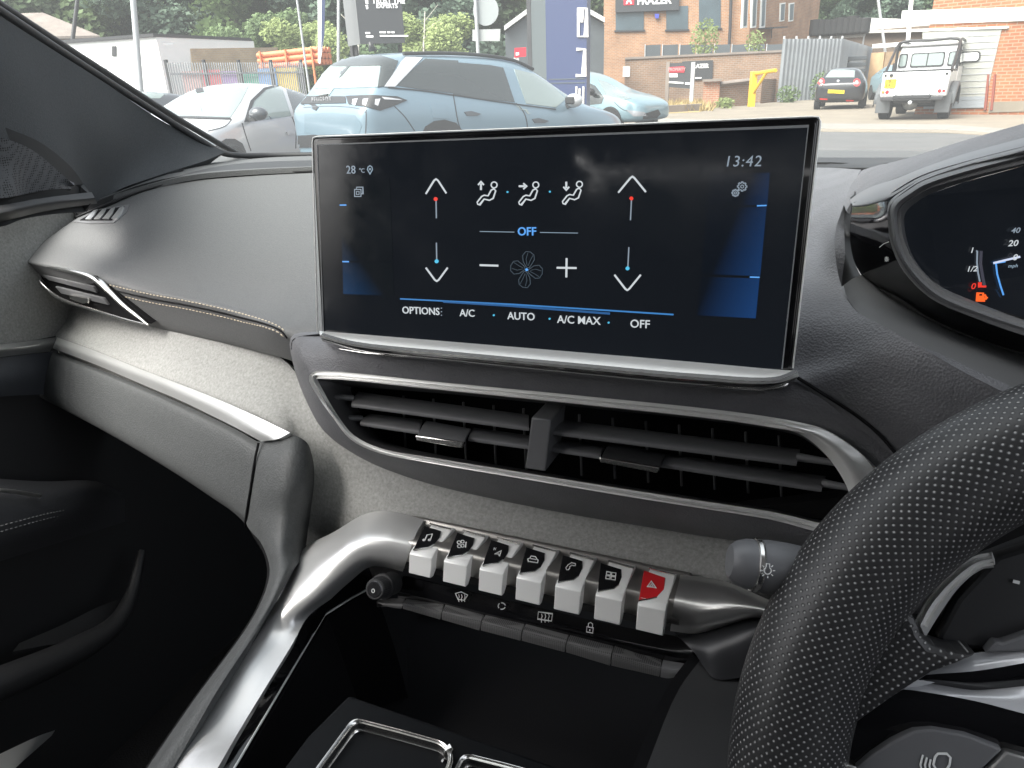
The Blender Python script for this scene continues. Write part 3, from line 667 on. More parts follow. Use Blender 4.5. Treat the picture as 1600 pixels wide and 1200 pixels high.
cv = patch('centre_air_vent', [[(x, y, .40) for x, y in F_n], [(x, y, .45) for x, y in F_n], [(900+(x-900)*.8, 690+(y-690)*.7, .452) for x, y in F_n]], m_dark, CAB, 2, 2, .002, closed=True)
bk = plate('vent_back', F_n, (at(900, 700, Y=.45), V((0, -1, 0))), m_dark, cv, 0, .003)
patch('vent_frame', [[(x, y, .3705) for x, y, _ in F_o], [(x*.6+a*.4, y*.6+b*.4, .3655) for (x, y, _), (a, b) in zip(F_o, F_c)], [(x, y, .3675) for x, y in F_c]], m_satin, cv, 4, 4, .003, closed=True, sharp=70)
patch('vent_bevel', [[(x, y, .3685) for x, y in F_c], [((x+a)/2, (y+b)/2, .38) for (x, y), (a, b) in zip(F_c, F_n)], [(x, y, .402) for x, y in F_n]], mat('vent_bevel', (.16, .16, .165), .4, metal=.6), cv, 4, 4, .002, closed=True)
# wide satin corner on the right
patch('frame_corner', [[(1120, 647, .371), (1250, 665, .364), (1291, 674, .364), (1345, 709, .364), (1374, 747, .365), (1392, 800, .366)], [(1122, 648.5, .3705), (1248, 669, .3615), (1282, 682, .361), (1322, 716, .361), (1348, 764, .3625), (1362, 806, .364)], [(1124, 650, .371), (1238, 674, .367), (1264, 687, .367), (1298, 720, .367), (1326, 768, .368), (1332, 812, .368)]], m_satin, cv, 5, 5, .003)
def blade(name, A, B, C, D, mat_, parent):
    """A-B upper rear edge, C-D lower front edge (px,py,Y)"""
    a, b, c, d = [pt(p) for p in (A, B, C, D)]
    f = V((0, -.0005, -.0022))
    rows = [[a, b], [a*.5+c*.5+V((0, 0, .0012)), b*.5+d*.5+V((0, 0, .0012))], [c, d], [c+f, d+f]]
    return patch(name, rows, mat_, parent, 3, 4, .002)
blade('slat', (560, 612, .40), (826, 648, .40), (549, 631, .378), (826, 668, .378), m_slat, cv)
blade('slat', (870, 655, .40), (1250, 702, .40), (864, 674, .378), (1245, 722, .378), m_slat, cv)
blade('slat', (578, 646, .40), (660, 656, .40), (563, 660, .378), (655, 674, .378), m_slat, cv)
blade('slat', (740, 668, .40), (826, 680, .40), (732, 684, .378), (826, 697, .378), m_slat, cv)
blade('slat', (870, 686, .40), (945, 697, .40), (860, 700, .378), (938, 712, .378), m_slat, cv)
blade('slat', (1035, 708, .40), (1290, 744, .40), (1030, 724, .378), (1284, 763, .378), m_slat, cv)
for A, B in (((509, 619, .3745), (552, 616, .385)), ((525, 652, .3745), (566, 648, .386))):
    tube('slat_tip', [A, ((A[0]+B[0])/2, (A[1]+B[1])/2+3, .379), (B[0], B[1]+6, B[2])], [.0006, .0022, .0026], m_slat, cv, 8, flat=.9)
for A, B in (((1246, 714, .384), (1322, 726, .378)), ((1286, 755, .384), (1338, 764, .378))):
    tube('slat_tip', [A, B], [.0026, .0016], m_slat, cv, 8)
VPL = (at(850, 690, Y=.372), V((0, -1, .05)).normalized())
plate('divider', [(832, 650), (863, 654), (854, 735), (822, 730)], VPL, m_slat, cv, .002, .03, .0012)
for (x0, y0, x1, y1) in ((650, 683, 722, 694), (937, 717, 1027, 733)):
    blade('tab', (x0+16, y0-26, .392), (x1+14, y1-24, .392), (x0+3, y0-2, .368), (x1+3, y1-2, .368), m_black if x0 > 900 else m_slat, cv)
    n_ = plate('tab_chrome', [(x0, y0-3), (x1+4, y1-3), (x1, y1+6), (x0+1, y0+5)], (at(x0, y0, Y=.366), V((0, -1, .3)).normalized()), m_bright, cv, .001, .003, .0006)
for x in list(range(630, 820, 47))+list(range(905, 1260, 52)):
    yt = 611+(x-560)*.106; tube('vane', [(x, yt, .42), (x+4, yt+95, .42)], .0009, m_slat, cv, 6)

# ------------------------------------------------------------------ touchscreen
C0, C1, C2, C3 = at(488, 215, Y=.360), at(1282, 183, Y=.360), at(1238, 582, Y=.343), at(503, 522, Y=.343)
SN = (C1-C0).cross(C3-C0).normalized()
SP = ((C0+C1+C2+C3)/4, SN); SN = facing(SP)
def rr(poly, r=9, n=5):
    out = []; m = len(poly)
    for i in range(m):
        a, b, c = [np.array(poly[k], float) for k in ((i-1) % m, i, (i+1) % m)]
        u = (a-b)/np.linalg.norm(a-b); v = (c-b)/np.linalg.norm(c-b)
        for k in range(n+1):
            s = k/n; p = (1-s)**2*(b+u*r)+2*s*(1-s)*b+s*s*(b+v*r); out.append(tuple(p))
    return out
ts = plate('touchscreen', rr([(487, 214), (1282, 182), (1237, 590), (503, 528)]), SP, m_piano, CAB, 0, .011, .0012)
plate('screen_back', rr([(540, 230), (1225, 205), (1190, 560), (550, 510)]), SP, m_black, ts, -.011, .02, .004)
plate('bezel', rr([(491, 218.5), (1276, 187.5), (1232, 586), (507, 526)]), SP, m_piano, ts, .0004, .002, .0004)
tube('edge_trim', [onp(x, y, SP)+SN*.0002 for x, y in ((497, 520), (488.5, 222), (490, 215), (497, 213.2), (880, 198), (1268, 182.5), (1279, 183), (1282, 191), (1239, 575))], .00042, m_satin, ts, 6, 1)
plate('glass', [(497, 226), (1263, 197), (1221, 579), (509, 521)], SP, m_glass, ts, .0008, .0015, .0003)
ribbons('bevel_line', [([(507, 519), (497.5, 226.5), (1263, 197.5), (1222, 576)], 1.6)], SP, mat('bevel_line', (.22, .23, .24), .4), ts, .0012)
def grad_mat(name, p0, p1, c0, c1, s):
    m = mat(name, (.006, .007, .009), .07); smudge(m, .05, .22, 22); t = m.node_tree; b = t.nodes['Principled BSDF']
    geo = t.nodes.new('ShaderNodeNewGeometry'); sb = t.nodes.new('ShaderNodeVectorMath'); sb.operation = 'SUBTRACT'; sb.inputs[1].default_value = p0
    dt = t.nodes.new('ShaderNodeVectorMath'); dt.operation = 'DOT_PRODUCT'; dv = p1-p0; dt.inputs[1].default_value = dv/dv.length_squared
    r = t.nodes.new('ShaderNodeValToRGB'); r.color_ramp.elements[0].color = (*c0, 1); r.color_ramp.elements[1].color = (*c1, 1)
    t.links.new(geo.outputs['Position'], sb.inputs[0]); t.links.new(sb.outputs[0], dt.inputs[0]); t.links.new(dt.outputs['Value'], r.inputs[0]); t.links.new(r.outputs[0], b.inputs['Emission Color'])
    b.inputs['Emission Strength'].default_value = s; return m
gL = grad_mat('panel_glow', onp(534, 460, SP), onp(575, 420, SP), (.010, .045, .12), (.007, .009, .011), .25)
gR = grad_mat('panel_glow', onp(1197, 450, SP), onp(1115, 420, SP), (.010, .045, .15), (.004, .006, .010), .28)
for q in ([(531, 281), (610, 279), (612, 319), (533, 321)], [(533, 324), (612, 322), (615, 408), (537, 407)], [(537, 410), (615, 411), (617, 462), (538, 459)]): plate('menu_tile', q, SP, gL, ts, .0011, .0005)
for q in ([(1110, 272), (1203, 270), (1199, 320), (1105, 322)], [(1105, 325), (1198, 323), (1188, 431), (1096, 428)], [(1096, 432), (1187, 435), (1181, 497), (1090, 492)]): plate('menu_tile', q, SP, gR, ts, .0011, .0005)
def ico(name, lines, m): return ribbons(name, lines, SP, m, ts, .0014, .0003)
for l_ in ([(533, 320.5), (543, 320.3)], [(537, 408.5), (547, 408.6)], [(1183, 321.5), (1198, 321)], [(1172, 432.5), (1187, 433)]): ico('menu_marker', [(l_, 2)], m_blue)
for x0, x1 in ((683, 988),):
    ico('arrow_icon', [([(667, 303), (680, 282), (683, 280), (686, 282), (699, 302)], 2.6)], m_wht)
    ico('arrow_icon', [([(667, 418), (681, 437), (684, 439), (687, 437), (701, 418)], 2.6)], m_wht)
    ico('arrow_icon', [([(967, 301), (986, 278), (989, 276), (992, 278), (1010, 300)], 2.8)], m_wht)
    ico('arrow_icon', [([(961, 429), (978, 451), (981, 453), (984, 451), (1002, 429)], 2.8)], m_wht)
for l_ in ([(683, 313), (683.5, 341)], [(683.5, 379), (684, 405)], [(987.5, 313), (986, 344)], [(983.5, 386), (982, 416)]): ico('slider_line', [(l_, 1.8)], m_pale)
for nm, c, m in (('heat_dot', (682.5, 311), m_redl), ('heat_dot', (987.5, 310), m_redl), ('cool_dot', (684, 408), m_cyan), ('cool_dot', (981.5, 419), m_cyan)): plate(nm, circ(*c, 3), SP, m, ts, .0015, .0003)
def seat(cx, cy, arrow):
    L = [(circ(cx+12.5, cy-14, 4.6, 4.6), 1.8, True),
         ([(cx-13, cy+16), (cx-14, cy+13), (cx-7, cy+4), (cx-3, cy+2), (cx+3, cy+3), (cx+8, cy-6), (cx+12, cy-8), (cx+15, cy-5), (cx+11, cy+7), (cx+5, cy+10), (cx-3, cy+8), (cx-10, cy+17)], 2.0, True)]
    ax, ay = cx-8, cy-12
    if arrow == 'u': L += [([(ax, ay+6), (ax, ay-4)], 3), ([(ax-4.5, ay-2), (ax, ay-7), (ax+4.5, ay-2)], 2.4)]
    if arrow == 'r': L += [([(ax-6, ay), (ax+3, ay)], 3), ([(ax+1, ay-4.5), (ax+6, ay), (ax+1, ay+4.5)], 2.4)]
    if arrow == 'd': L += [([(ax, ay-6), (ax, ay+4)], 3), ([(ax-4.5, ay+2), (ax, ay+7), (ax+4.5, ay+2)], 2.4)]
    ico('seat_icon', L, m_wht)
seat(761, 303, 'u'); seat(826, 303, 'r'); seat(894, 302, 'd')
for c in ((794.5, 300), (860.5, 299.5), (773, 492), (860, 497.5), (952, 503.5)): plate('dot', circ(*c, 1.5), SP, m_cyan, ts, .0015, .0003)
for yy in (481, 486.5, 492): plate('dot', circ(691.5, yy, .8), SP, m_pale, ts, .0015, .0003)
textpx('lettering', 'OFF', 825, 362, 12.5, SP, m_blue, ts, bold=.012)
ico('rule_line', [([(751, 361.5), (805, 362.5)], 1.1), ([(845, 363), (904, 364)], 1.1)], m_dimw)
ico('minus_icon', [([(751, 414), (780, 414.8)], 3)], m_wht); ico('plus_icon', [([(871, 418), (902, 418.5)], 3), ([(886.5, 403), (886, 433)], 3)], m_wht)
fan = []
for k in range(4):
    a = R_(20+90*k); ca, sa = math.cos(a), math.sin(a)
    def tf(p): return (824+(p[0]*ca-p[1]*sa)*.96, 421+(p[0]*sa+p[1]*ca)*1.08)
    fan.append(([tf(p) for p in ((3, -1), (9, -9), (17, -13), (24, -10), (26, -3), (24, 4), (18, 7), (10, 5), (4, 3))], 1.2, True))
    for q in (-.35, .15): fan.append(([tf(p) for p in ((6, q*3), (14, q*14-1), (23, q*18))], .8))
ico('fan_icon', fan, emis('fan_line', (.13, .19, .25), 0.090))
plate('dot', circ(824.5, 421, 2.2), SP, m_blue, ts, .0016, .0003)
ico('accent_line', [([(627, 466.5), (800, 475), (1053, 491)], 2)], m_line)
ico('accent_line', [([(694, 471), (800, 477.5), (954, 489.5)], 3)], emis('line_deep', (.03, .16, .45), 0.180))
for s, x, y, h in (('OPTIONS', 659.5, 485.5, 11), ('A/C', 732, 489, 11), ('AUTO', 816, 494, 11.5), ('A/C MAX', 905.5, 500, 12), ('OFF', 1001, 506, 12.5)):
    textpx('lettering', s, x, y, h, SP, m_wht, ts, tilt=.045, bold=.006)
textpx('clock_lettering', '13:42', 1161, 253, 16, SP, m_pale, ts, tilt=-.01, shear=.1, space=1.12)
textpx('temperature_lettering', '28', 551, 266, 12, SP, m_pale, ts, space=1.05); textpx('temperature_lettering', '°C', 568, 267, 6.5, SP, m_pale, ts)
ico('pin_icon', [([(580, 272), (576, 265), (577, 261), (580, 259), (583, 261), (584, 265)], 1.3, True), (circ(580, 264.5, 1.2, n=8), 1, True)], m_dimw)
ico('window_icon', [([(556, 296), (566, 296), (566, 307), (556, 307)], 1.3, True), ([(559, 295.5), (559, 292.5), (569, 292.5), (569, 303), (566.5, 303)], 1.3), ([(559, 299), (563, 299), (563, 304), (559, 304)], 1, True)], m_pale)
def gear(cx, cy, r, n=8):
    p = []
    for k in range(n):
        for f, q in ((-.32, 1), (-.18, 1.3), (.18, 1.3), (.32, 1)):
            a = 2*math.pi*(k+f)/n; p.append((cx+r*q*math.cos(a), cy+r*q*math.sin(a)))
    return [(p, 1.5, True), (circ(cx, cy, r*.42, n=10), 1.2, True)]
ico('gears_icon', gear(1160, 291.5, 5.6)+gear(1149.5, 301.5, 4.2), m_pale)
# lip under the screen
LT = [(499, 517, .3425), (560, 522, .342), (700, 533.5, .342), (900, 550, .342), (1100, 567, .342), (1210, 577, .342), (1244, 579, .3425)]
LM = [(501, 524, .335), (555, 538, .331), (700, 553, .330), (900, 572, .330), (1100, 590, .330), (1212, 594, .332), (1247, 582, .337)]
LB = [(503, 531, .338), (556, 545, .334), (700, 560.5, .333), (900, 580, .333), (1100, 598, .333), (1214, 602, .335), (1245, 590, .339)]
LU = [(507, 534, .36), (558, 549, .36), (700, 566, .36), (900, 588, .36), (1100, 607, .36), (1205, 611, .36), (1240, 596, .36)]
patch('chrome_lip', [LT, [((a[0]+b[0])/2, (a[1]+b[1])/2-.5, (a[2]+b[2])/2-.001) for a, b in zip(LT, LM)], LM], m_satin, ts, 5, 4, .002)
patch('lip_underside', [LM, LB, LU, [(x, y-6, .40) for x, y, _ in LU]], m_piano, ts, 5, 4, .002)
tube('lip_line', [(530, 545, .340), (575, 552, .339), (640, 556, .339), (700, 563, .3395)], [.0003, .0010, .0008, .0003], m_bright, ts, 8)
tube('lip_line', [(1080, 599, .3385), (1150, 605, .338), (1200, 607, .339), (1228, 601, .341), (1234, 590, .343)], [.0003, .0009, .0011, .0011, .0006], m_bright, ts, 8)

# ------------------------------------------------------------------ toggle keys
K1 = dict(TL=at(660, 817, Y=.372), TR=at(689, 830, Y=.372), RL=at(643, 863, Y=.340), RR=at(680, 870, Y=.340), BL=at(636, 895, Y=.336), BR=at(669, 905, Y=.336))
K7 = dict(TL=at(998, 887, Y=.372), TR=at(1039, 901, Y=.372), RL=at(997, 942, Y=.340), RR=at(1040, 950, Y=.340), BL=at(994, 984, Y=.336), BR=at(1038, 993, Y=.336))
KP = (K1['RL'], V((1, 0, 0)).cross(K1['RL']-K1['TL']).normalized())
def kpt(i, k): return K1[k].lerp(K7[k], i/6)
kw = .0178
plate_px = [(822, 856.5), (852, 866), (850.5, 877), (844, 889.5), (836, 895), (811.5, 898.5)]
red_px = [(1006, 893), (1039.5, 904.5), (1037.5, 923), (1026, 936), (1015, 938.5), (998, 941)]
def key(i):
    g = {k: kpt(i, k) for k in K1}
    xl = (g['TL'].x+g['RL'].x+g['BL'].x)/3; 
    prof = [g['TL']+V((0, .012, -.006)), g['TL'], g['TL'].lerp(g['RL'], .5)+V((0, -.0002, .0003)), g['TL'].lerp(g['RL'], .85)+V((0, -.0003, .0003)), g['RL']+V((0, -.0004, -.001)), g['RL'].lerp(g['BL'], .5), g['BL'], g['BL']+V((0, .004, -.001)), g['RL']+V((0, .014, -.006))]
    x0 = (g['RL'].x+g['BL'].x)/2-.0003; wd = ((g['RR']-g['RL']).length+(g['BR']-g['BL']).length)/2
    wt = (g['TR']-g['TL']).length
    vs = []; n = len(prof)
    for s in (0, 1):
        for j, p in enumerate(prof):
            top = 1 if j < 2 else (.5 if j == 2 else 0)
            vs.append(V((x0+(s*wd)+(0 if not top else 0), p.y, p.z)))
    fs = [tuple(range(n)), tuple(range(n, 2*n))]+[(j, (j+1) % n, n+(j+1) % n, n+j) for j in range(n)]
    o = mk('toggle_key', vs, fs, m_key, CAB, False); bevel_mesh(o, .0007, 2)
    if i == 6: o['label'] = 'silver toggle key with a red hazard triangle face'
    # coloured face plate on the upper slope
    dxk = 0 if i == 6 else kpt(i, 'RL').x-kpt(3, 'RL').x
    sx = wd/.0178
    n_ = facing(KP); pts = []
    base = onp(660, 850, KP)
    for p in (red_px if i == 6 else plate_px):
        q = onp(p[0], p[1], KP); pts.append(V((q.x+dxk, q.y, q.z))+n_*.0011)
    vs, fs = poly_solid(pts, n_, .0016)
    bevel_mesh(mk('face_plate', vs, fs, m_red if i == 6 else m_piano, o, False), .0003, 1)
    hl = [V((p.x, p.y, p.z))+n_*.0011 for p in (pts[4], pts[5])]
    tube('plate_rim', [pts[3]+n_*.0000, pts[4]+n_*.0000, pts[5]+n_*.0000], .0006, m_bright, o, 6, 1)
    tube('plate_rim', [V((x0, pts[0].y, pts[0].z))+V((0, .0012, .0016)), V((x0+wd, pts[0].y, pts[0].z))+V((0, .0006, .0008))], .0007, m_bright, o, 6, 1)
    return o
KEYS = [key(i) for i in range(7)]
def kic(i, lines): ribbons('key_icon', lines, KP, m_print, KEYS[i], .0016, .0003)
kic(0, [([(664.5, 846), (667.5, 838.5), (676, 837), (673, 845.5)], 1.5), (circ(662.8, 846.3, 1.6, 1.2, n=8), 1.6, True), (circ(671.2, 846.2, 1.6, 1.2, n=8), 1.6, True)])
kic(1, [(circ(717.5, 850, 3, 2.3, n=10), 1.2, True), (circ(723, 849, 2.6, 2.3, n=10), 1.2, True), (circ(718, 856, 3, 2.3, n=10), 1.2, True), (circ(723, 855.5, 2.6, 2.3, n=10), 1.2, True), ([(728.5, 849.5), (727.5, 858)], 1.8)])
kic(2, [([(773, 868.5), (783.5, 863), (780.5, 871.5), (779, 868.2)], 1.3, True), ([(771.5, 862), (772.5, 858.2), (774, 861.5), (775.5, 858.5)], .9)])
kic(3, [([(825.5, 881), (825, 876), (828, 874.8), (830, 871.5), (837, 872.5), (839, 876.5), (841, 878), (840, 882.5)], 1.3), ([(825.5, 880), (840, 882)], 1.3), ([(829, 875.5), (838, 877)], .9)])
kic(4, [([(885.5, 893), (884.2, 890), (887.5, 885.5), (893, 882), (899.5, 883.5), (899, 886.5), (895.5, 886.8), (894, 885.6), (890, 888.5), (890.3, 890.5), (888.3, 893)], 1.2, True)])
kic(5, [([(x, y), (x+6.4, y+.9), (x+5.9, y+5.6), (x-.6, y+4.7)], 1.3, True) for x, y in ((948, 896), (956, 897.2), (947, 902.2), (955.2, 903.4))])
kic(6, [([(1017.5, 911), (1011.5, 919.5), (1025, 921.5)], 1.5, True), ([(1017.7, 915), (1015.3, 918.6), (1020.5, 919.3)], 1.2, True)])

# chrome housing behind the keys
T1, T7 = K1['TL'], K7['TR']
xl, xr = T1.x-.0115, at(1066, 930, Y=.35).x
def hrow(p, dy, dz): return [V((xl, p.y+dy, p.z+dz)), V(((xl+xr)/2, p.y+dy, p.z+dz)), V((xr, p.y+dy, p.z+dz))]
hous = patch('key_housing', [hrow(K1['TL'], .014, -.006), hrow(K1['TL'], .006, -.0005), hrow(K1['TL'], .002, -.003), hrow(K1['RL'], .010, .001), hrow(K1['RL'], .0075, -.003), hrow(K1['BL'], .0085, .002), hrow(K1['BL'], .016, .001)], mat('housing_metal', (.42, .405, .385), .36, metal=.9), CAB, 4, 4, .003)
# chrome end piece on the right
patch('chrome_end', [
  [(1063, 898, .374), (1100, 902, .374), (1140, 911, .372), (1185, 930, .366), (1230, 950, .36)],
  [(1060, 912, .361), (1100, 916, .361), (1142, 922, .359), (1190, 940, .353), (1235, 958, .35)],
  [(1053, 940, .346), (1095, 950, .345), (1140, 948, .345), (1196, 954, .345), (1240, 966, .345)],
  [(1050, 962, .345), (1090, 972, .344), (1130, 970, .345), (1190, 962, .349), (1238, 972, .352)],
  [(1047, 986, .350), (1085, 990, .350), (1120, 982, .352), (1180, 966, .356), (1236, 976, .36)]], m_chrome, CAB, 6, 6, .003)
patch('end_trim', [[(1055, 990, .352), (1090, 990, .352), (1125, 981, .353), (1182, 964, .356), (1240, 972, .36)], [(1085, 1020, .342), (1105, 1015, .340), (1140, 1005, .341), (1190, 985, .345), (1240, 985, .35)], [(1098, 1040, .338), (1116, 1060, .332), (1150, 1060, .334), (1200, 1040, .338), (1240, 1030, .342)]], mat('end_trim', (.03, .031, .034), .4), CAB, 5, 5, .004)

# chrome grab rail: from the keys round the corner and down towards the seat
RAIL = [
 [(663, 812, .376), (652, 830, .360), (642, 855, .347), (634, 880, .344), (629, 893, .352)],
 [(612, 799, .376), (606, 820, .358), (600, 848, .343), (598, 872, .340), (600, 886, .350)],
 [(571, 803, .376), (564, 822, .356), (558, 850, .338), (566, 874, .335), (577, 886, .346)],
 [(522, 831, .372), (512, 852, .350), (508, 882, .328), (527, 902, .325), (549, 907, .338)],
 [(473, 859, .366), (468, 885, .340), (472, 918, .315), (493, 934, .313), (517, 936, .328)],
 [(442, 912, .338), (438, 930, .322), (440, 952, .303), (460, 963, .303), (482, 963, .312)],
 [(407, 970, .305), (406, 975, .297), (412, 983, .2895), (434, 995, .2885), (457, 1006, .2885)],
 [(365, 1032, .271), (365, 1034, .265), (373, 1037, .2605), (398, 1049, .2595), (423, 1061, .2595)],
 [(313, 1113, .234), (314, 1115, .229), (322, 1117, .2255), (348, 1128, .2245), (376, 1138, .2245)],
 [(258, 1198, .199), (259, 1199, .195), (268, 1200, .1915), (300, 1206, .1905), (333, 1212, .1905)],
 [(130, 1395, .139), (134, 1396, .136), (142, 1398, .133), (178, 1404, .132), (215, 1410, .135)]]
m_rail = mat('rail_satin', (.70, .70, .69), .34, metal=.62); smudge(m_rail, .28, .42, 38)
patch('grab_rail', RAIL, m_rail, CAB, 6, 6, .004, sharp=80)
LA, LB_, LC_ = pt((508, 961, .3365)), pt((353, 1224, .1945)), pt((240, 1414, .1365))
LI = [pt((582, 917, .3625)), pt((551, 934, .3515)), LA, LA.lerp(LB_, .17), LA.lerp(LB_, .3), LA.lerp(LB_, .5), LA.lerp(LB_, .77), LB_, LC_]
LO = [pt(p) for p in ((576, 886, .346), (549, 907, .338), (517, 936, .328), (482, 963, .312), (457, 1006, .291), (423, 1061, .262), (376, 1138, .227), (333, 1212, .193), (215, 1410, .135))]
pin = patch('gloss_inlay', [LO, [(p+q)/2+V((0, .002, -.001)) for p, q in zip(LO, LI)], LI], m_piano, CAB, 1, 4, .003)
tube('inlay_line', [p+V((0, -.0004, .0004)) for p in LI], .0008, m_satin, pin, 6, 1)
# storage well below the keys
WL = [pt(p) for p in ((1100, 1040, .47), (800, 960, .47), (650, 925, .455), (600, 908, .41))]+[p+V((.0012, .0008, -.0012)) for p in LI]
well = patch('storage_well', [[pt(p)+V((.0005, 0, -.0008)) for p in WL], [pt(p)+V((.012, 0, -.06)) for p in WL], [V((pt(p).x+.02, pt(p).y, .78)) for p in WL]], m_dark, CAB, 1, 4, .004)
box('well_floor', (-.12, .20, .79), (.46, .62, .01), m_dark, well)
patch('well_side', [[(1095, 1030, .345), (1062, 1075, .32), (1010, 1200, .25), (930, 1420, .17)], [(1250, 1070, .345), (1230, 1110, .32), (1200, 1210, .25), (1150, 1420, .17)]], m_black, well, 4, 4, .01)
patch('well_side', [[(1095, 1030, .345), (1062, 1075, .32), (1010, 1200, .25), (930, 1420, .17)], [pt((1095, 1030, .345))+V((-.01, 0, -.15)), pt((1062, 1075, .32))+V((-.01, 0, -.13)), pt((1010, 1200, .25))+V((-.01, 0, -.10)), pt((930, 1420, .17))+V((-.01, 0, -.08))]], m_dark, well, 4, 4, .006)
# tray with chrome-rimmed holders
TZ = H-.315
tray = plate('cup_tray', [(545, 1085), (880, 1200), (1010, 1300), (900, 1420), (360, 1420), (420, 1230), (480, 1150)], (at(600, 1150, Z=TZ), V((0, 0, 1))), mat('tray_black', (.0025, .003, .004), .5, spec=.15), CAB, 0, .05, .002)
TP = (at(600, 1150, Z=TZ), V((0, 0, 1)))
for poly, nm in (([(553, 1132), (700, 1172), (712, 1195), (650, 1330), (440, 1290)], 0), ([(722, 1188), (860, 1225), (880, 1250), (830, 1350), (660, 1330)], 1)):
    o_ = [onp(*p, TP)+V((0, 0, .004)) for p in rr(poly, 16)]
    c_ = sum(o_, V())/len(o_)
    def ins(k, z): return [c_+(p-c_)*k+V((0, 0, z)) for p in o_]
    cup = patch('cup_holder', [o_, ins(.975, .0025), ins(.93, .001), ins(.925, -.003), ins(.85, -.006)], m_bright, CAB, 2, 3, .002, closed=True)
    vs, fs = poly_solid(ins(.86, -.0055), V((0, 0, 1)), .003); mk('holder_well', vs, fs, m_dark, cup, False)

# knob and the touch row under the keys
kc = at(600, 918, Y=.338); kax = (at(586, 921, Y=.322)-at(622, 908, Y=.352)).normalized()
def lathe(name, o, ax, prof, m, parent, n=36, knurl=0):
    a = ax.orthogonal().normalized(); b = ax.cross(a); vs = []; fs = []
    for h, r in prof:
        for k in range(n):
            th = 2*math.pi*k/n; r2 = r*(1+(knurl if k % 2 else 0)); vs.append(o+ax*h+(a*math.cos(th)+b*math.sin(th))*r2)
    for i in range(len(prof)-1):
        for k in range(n): fs.append((i*n+k, i*n+(k+1) % n, (i+1)*n+(k+1) % n, (i+1)*n+k))
    fs += [tuple(range(n)), tuple(range((len(prof)-1)*n, len(prof)*n))]
    return mk(name, vs, fs, m, parent, True, sharp=30)
kf = at(585, 921, Y=.322)
knob = lathe('volume_knob', kf, -kax, [(0, .0066), (.0008, .0072), (.010, .0074)], m_black, CAB, 64, -.035)
lathe('knob_base', kf-kax*.010, -kax, [(0, .0088), (.003, .0090), (.0034, .0080), (.016, .0080)], m_black, knob)
lathe('knob_face', kf+kax*.0004, -kax, [(0, .0052), (.0008, .0060)], mat('spun_face', (.10, .10, .105), .22, metal=.9), knob)
KF = (kf+kax*.0006, kax)
ribbons('knob_icon', [(circ(583.5, 923, 2.2, 3, n=12), 1, True)], KF, m_print, knob, .0006)
TRY = .352
tr_ = patch('touch_row', [[(630, 900, .356), (800, 940, .356), (1000, 985, .356), (1095, 1000, .356)], [(622, 925, .350), (800, 965, .350), (1000, 1010, .350), (1095, 1034, .350)], [(622, 940, .349), (800, 975, .349), (1000, 1022, .349), (1095, 1044, .349)]], m_piano, CAB, 4, 4, .004)
TPn = (at(800, 955, Y=.3515), V((0, -.9, .3)).normalized())
def tic(lines): ribbons('touch_icon', lines, TPn, m_print, tr_, .0025, .0003)
tic([([(714, 925.5), (718, 935), (728, 936), (733, 928), (723, 923)], 1.2, True)]+[([(x, 927), (x+1, 931), (x-.5, 934), (x+.5, 938.5)], 1) for x in (719, 723.5, 728)])
tic([(circ(786, 945, 5.5, 5, n=10, a0=20, a1=110), 1.5), (circ(786, 945, 5.5, 5, n=10, a0=140, a1=230), 1.5), (circ(786, 945, 5.5, 5, n=10, a0=260, a1=350), 1.5)])
tic([([(843, 954), (865, 957), (863.5, 968.5), (842, 965)], 1.3, True)]+[([(x, 957), (x+1, 961), (x-.5, 965), (x, 970.5)], 1) for x in (848, 853.5, 859)])
tic([([(918.5, 977), (928.5, 979), (927.5, 987), (918, 985)], 1.3, True), ([(920.5, 977), (921, 972), (924.5, 970.5), (927.5, 973), (927, 978.5)], 1.2), ([(923, 981), (923, 984)], 1.6)])
m_mesh = mat('mesh_bar', (.075, .075, .078), .5); t = m_mesh.node_tree; bs = t.nodes['Principled BSDF']; tc = t.nodes.new('ShaderNodeTexCoord')
ck = t.nodes.new('ShaderNodeTexBrick'); ck.offset = 0; ck.inputs['Scale'].default_value = 1; ck.inputs['Brick Width'].default_value = .0013; ck.inputs['Row Height'].default_value = .0009; ck.inputs['Mortar Size'].default_value = .00022; ck.inputs['Color1'].default_value = (.05, .05, .052, 1); ck.inputs['Color2'].default_value = (.06, .06, .062, 1); ck.inputs['Mortar'].default_value = (.14, .14, .14, 1)
sx_ = t.nodes.new('ShaderNodeSeparateXYZ'); cb = t.nodes.new('ShaderNodeCombineXYZ'); t.links.new(tc.outputs['Object'], sx_.inputs[0]); t.links.new(sx_.outputs[0], cb.inputs[0]); t.links.new(sx_.outputs[2], cb.inputs[1]); t.links.new(cb.outputs[0], ck.inputs['Vector']); t.links.new(ck.outputs['Color'], bs.inputs['Base Color'])
BTOP = [(634, 935), (695, 944), (758, 960), (821, 974), (890, 991), (960, 1008), (1035, 1031)]; BBOT = [(628, 951), (689, 968), (750, 985), (814, 1001), (883, 1019), (954, 1040), (1031, 1057)]
for i in range(6):
    a, b, c, d = BTOP[i], BTOP[i+1], BBOT[i+1], BBOT[i]
    patch('touch_bar', [[(a[0]+1.2, a[1], .350), (b[0]-1.2, b[1], .350)], [(d[0]+2.5, (a[1]+d[1])/2, .342), (c[0]+1, (b[1]+c[1])/2, .342)], [(d[0]+1.2, d[1], .3415), (c[0]-1.2, c[1], .3415)]], m_mesh, CAB, 2, 3, .004)
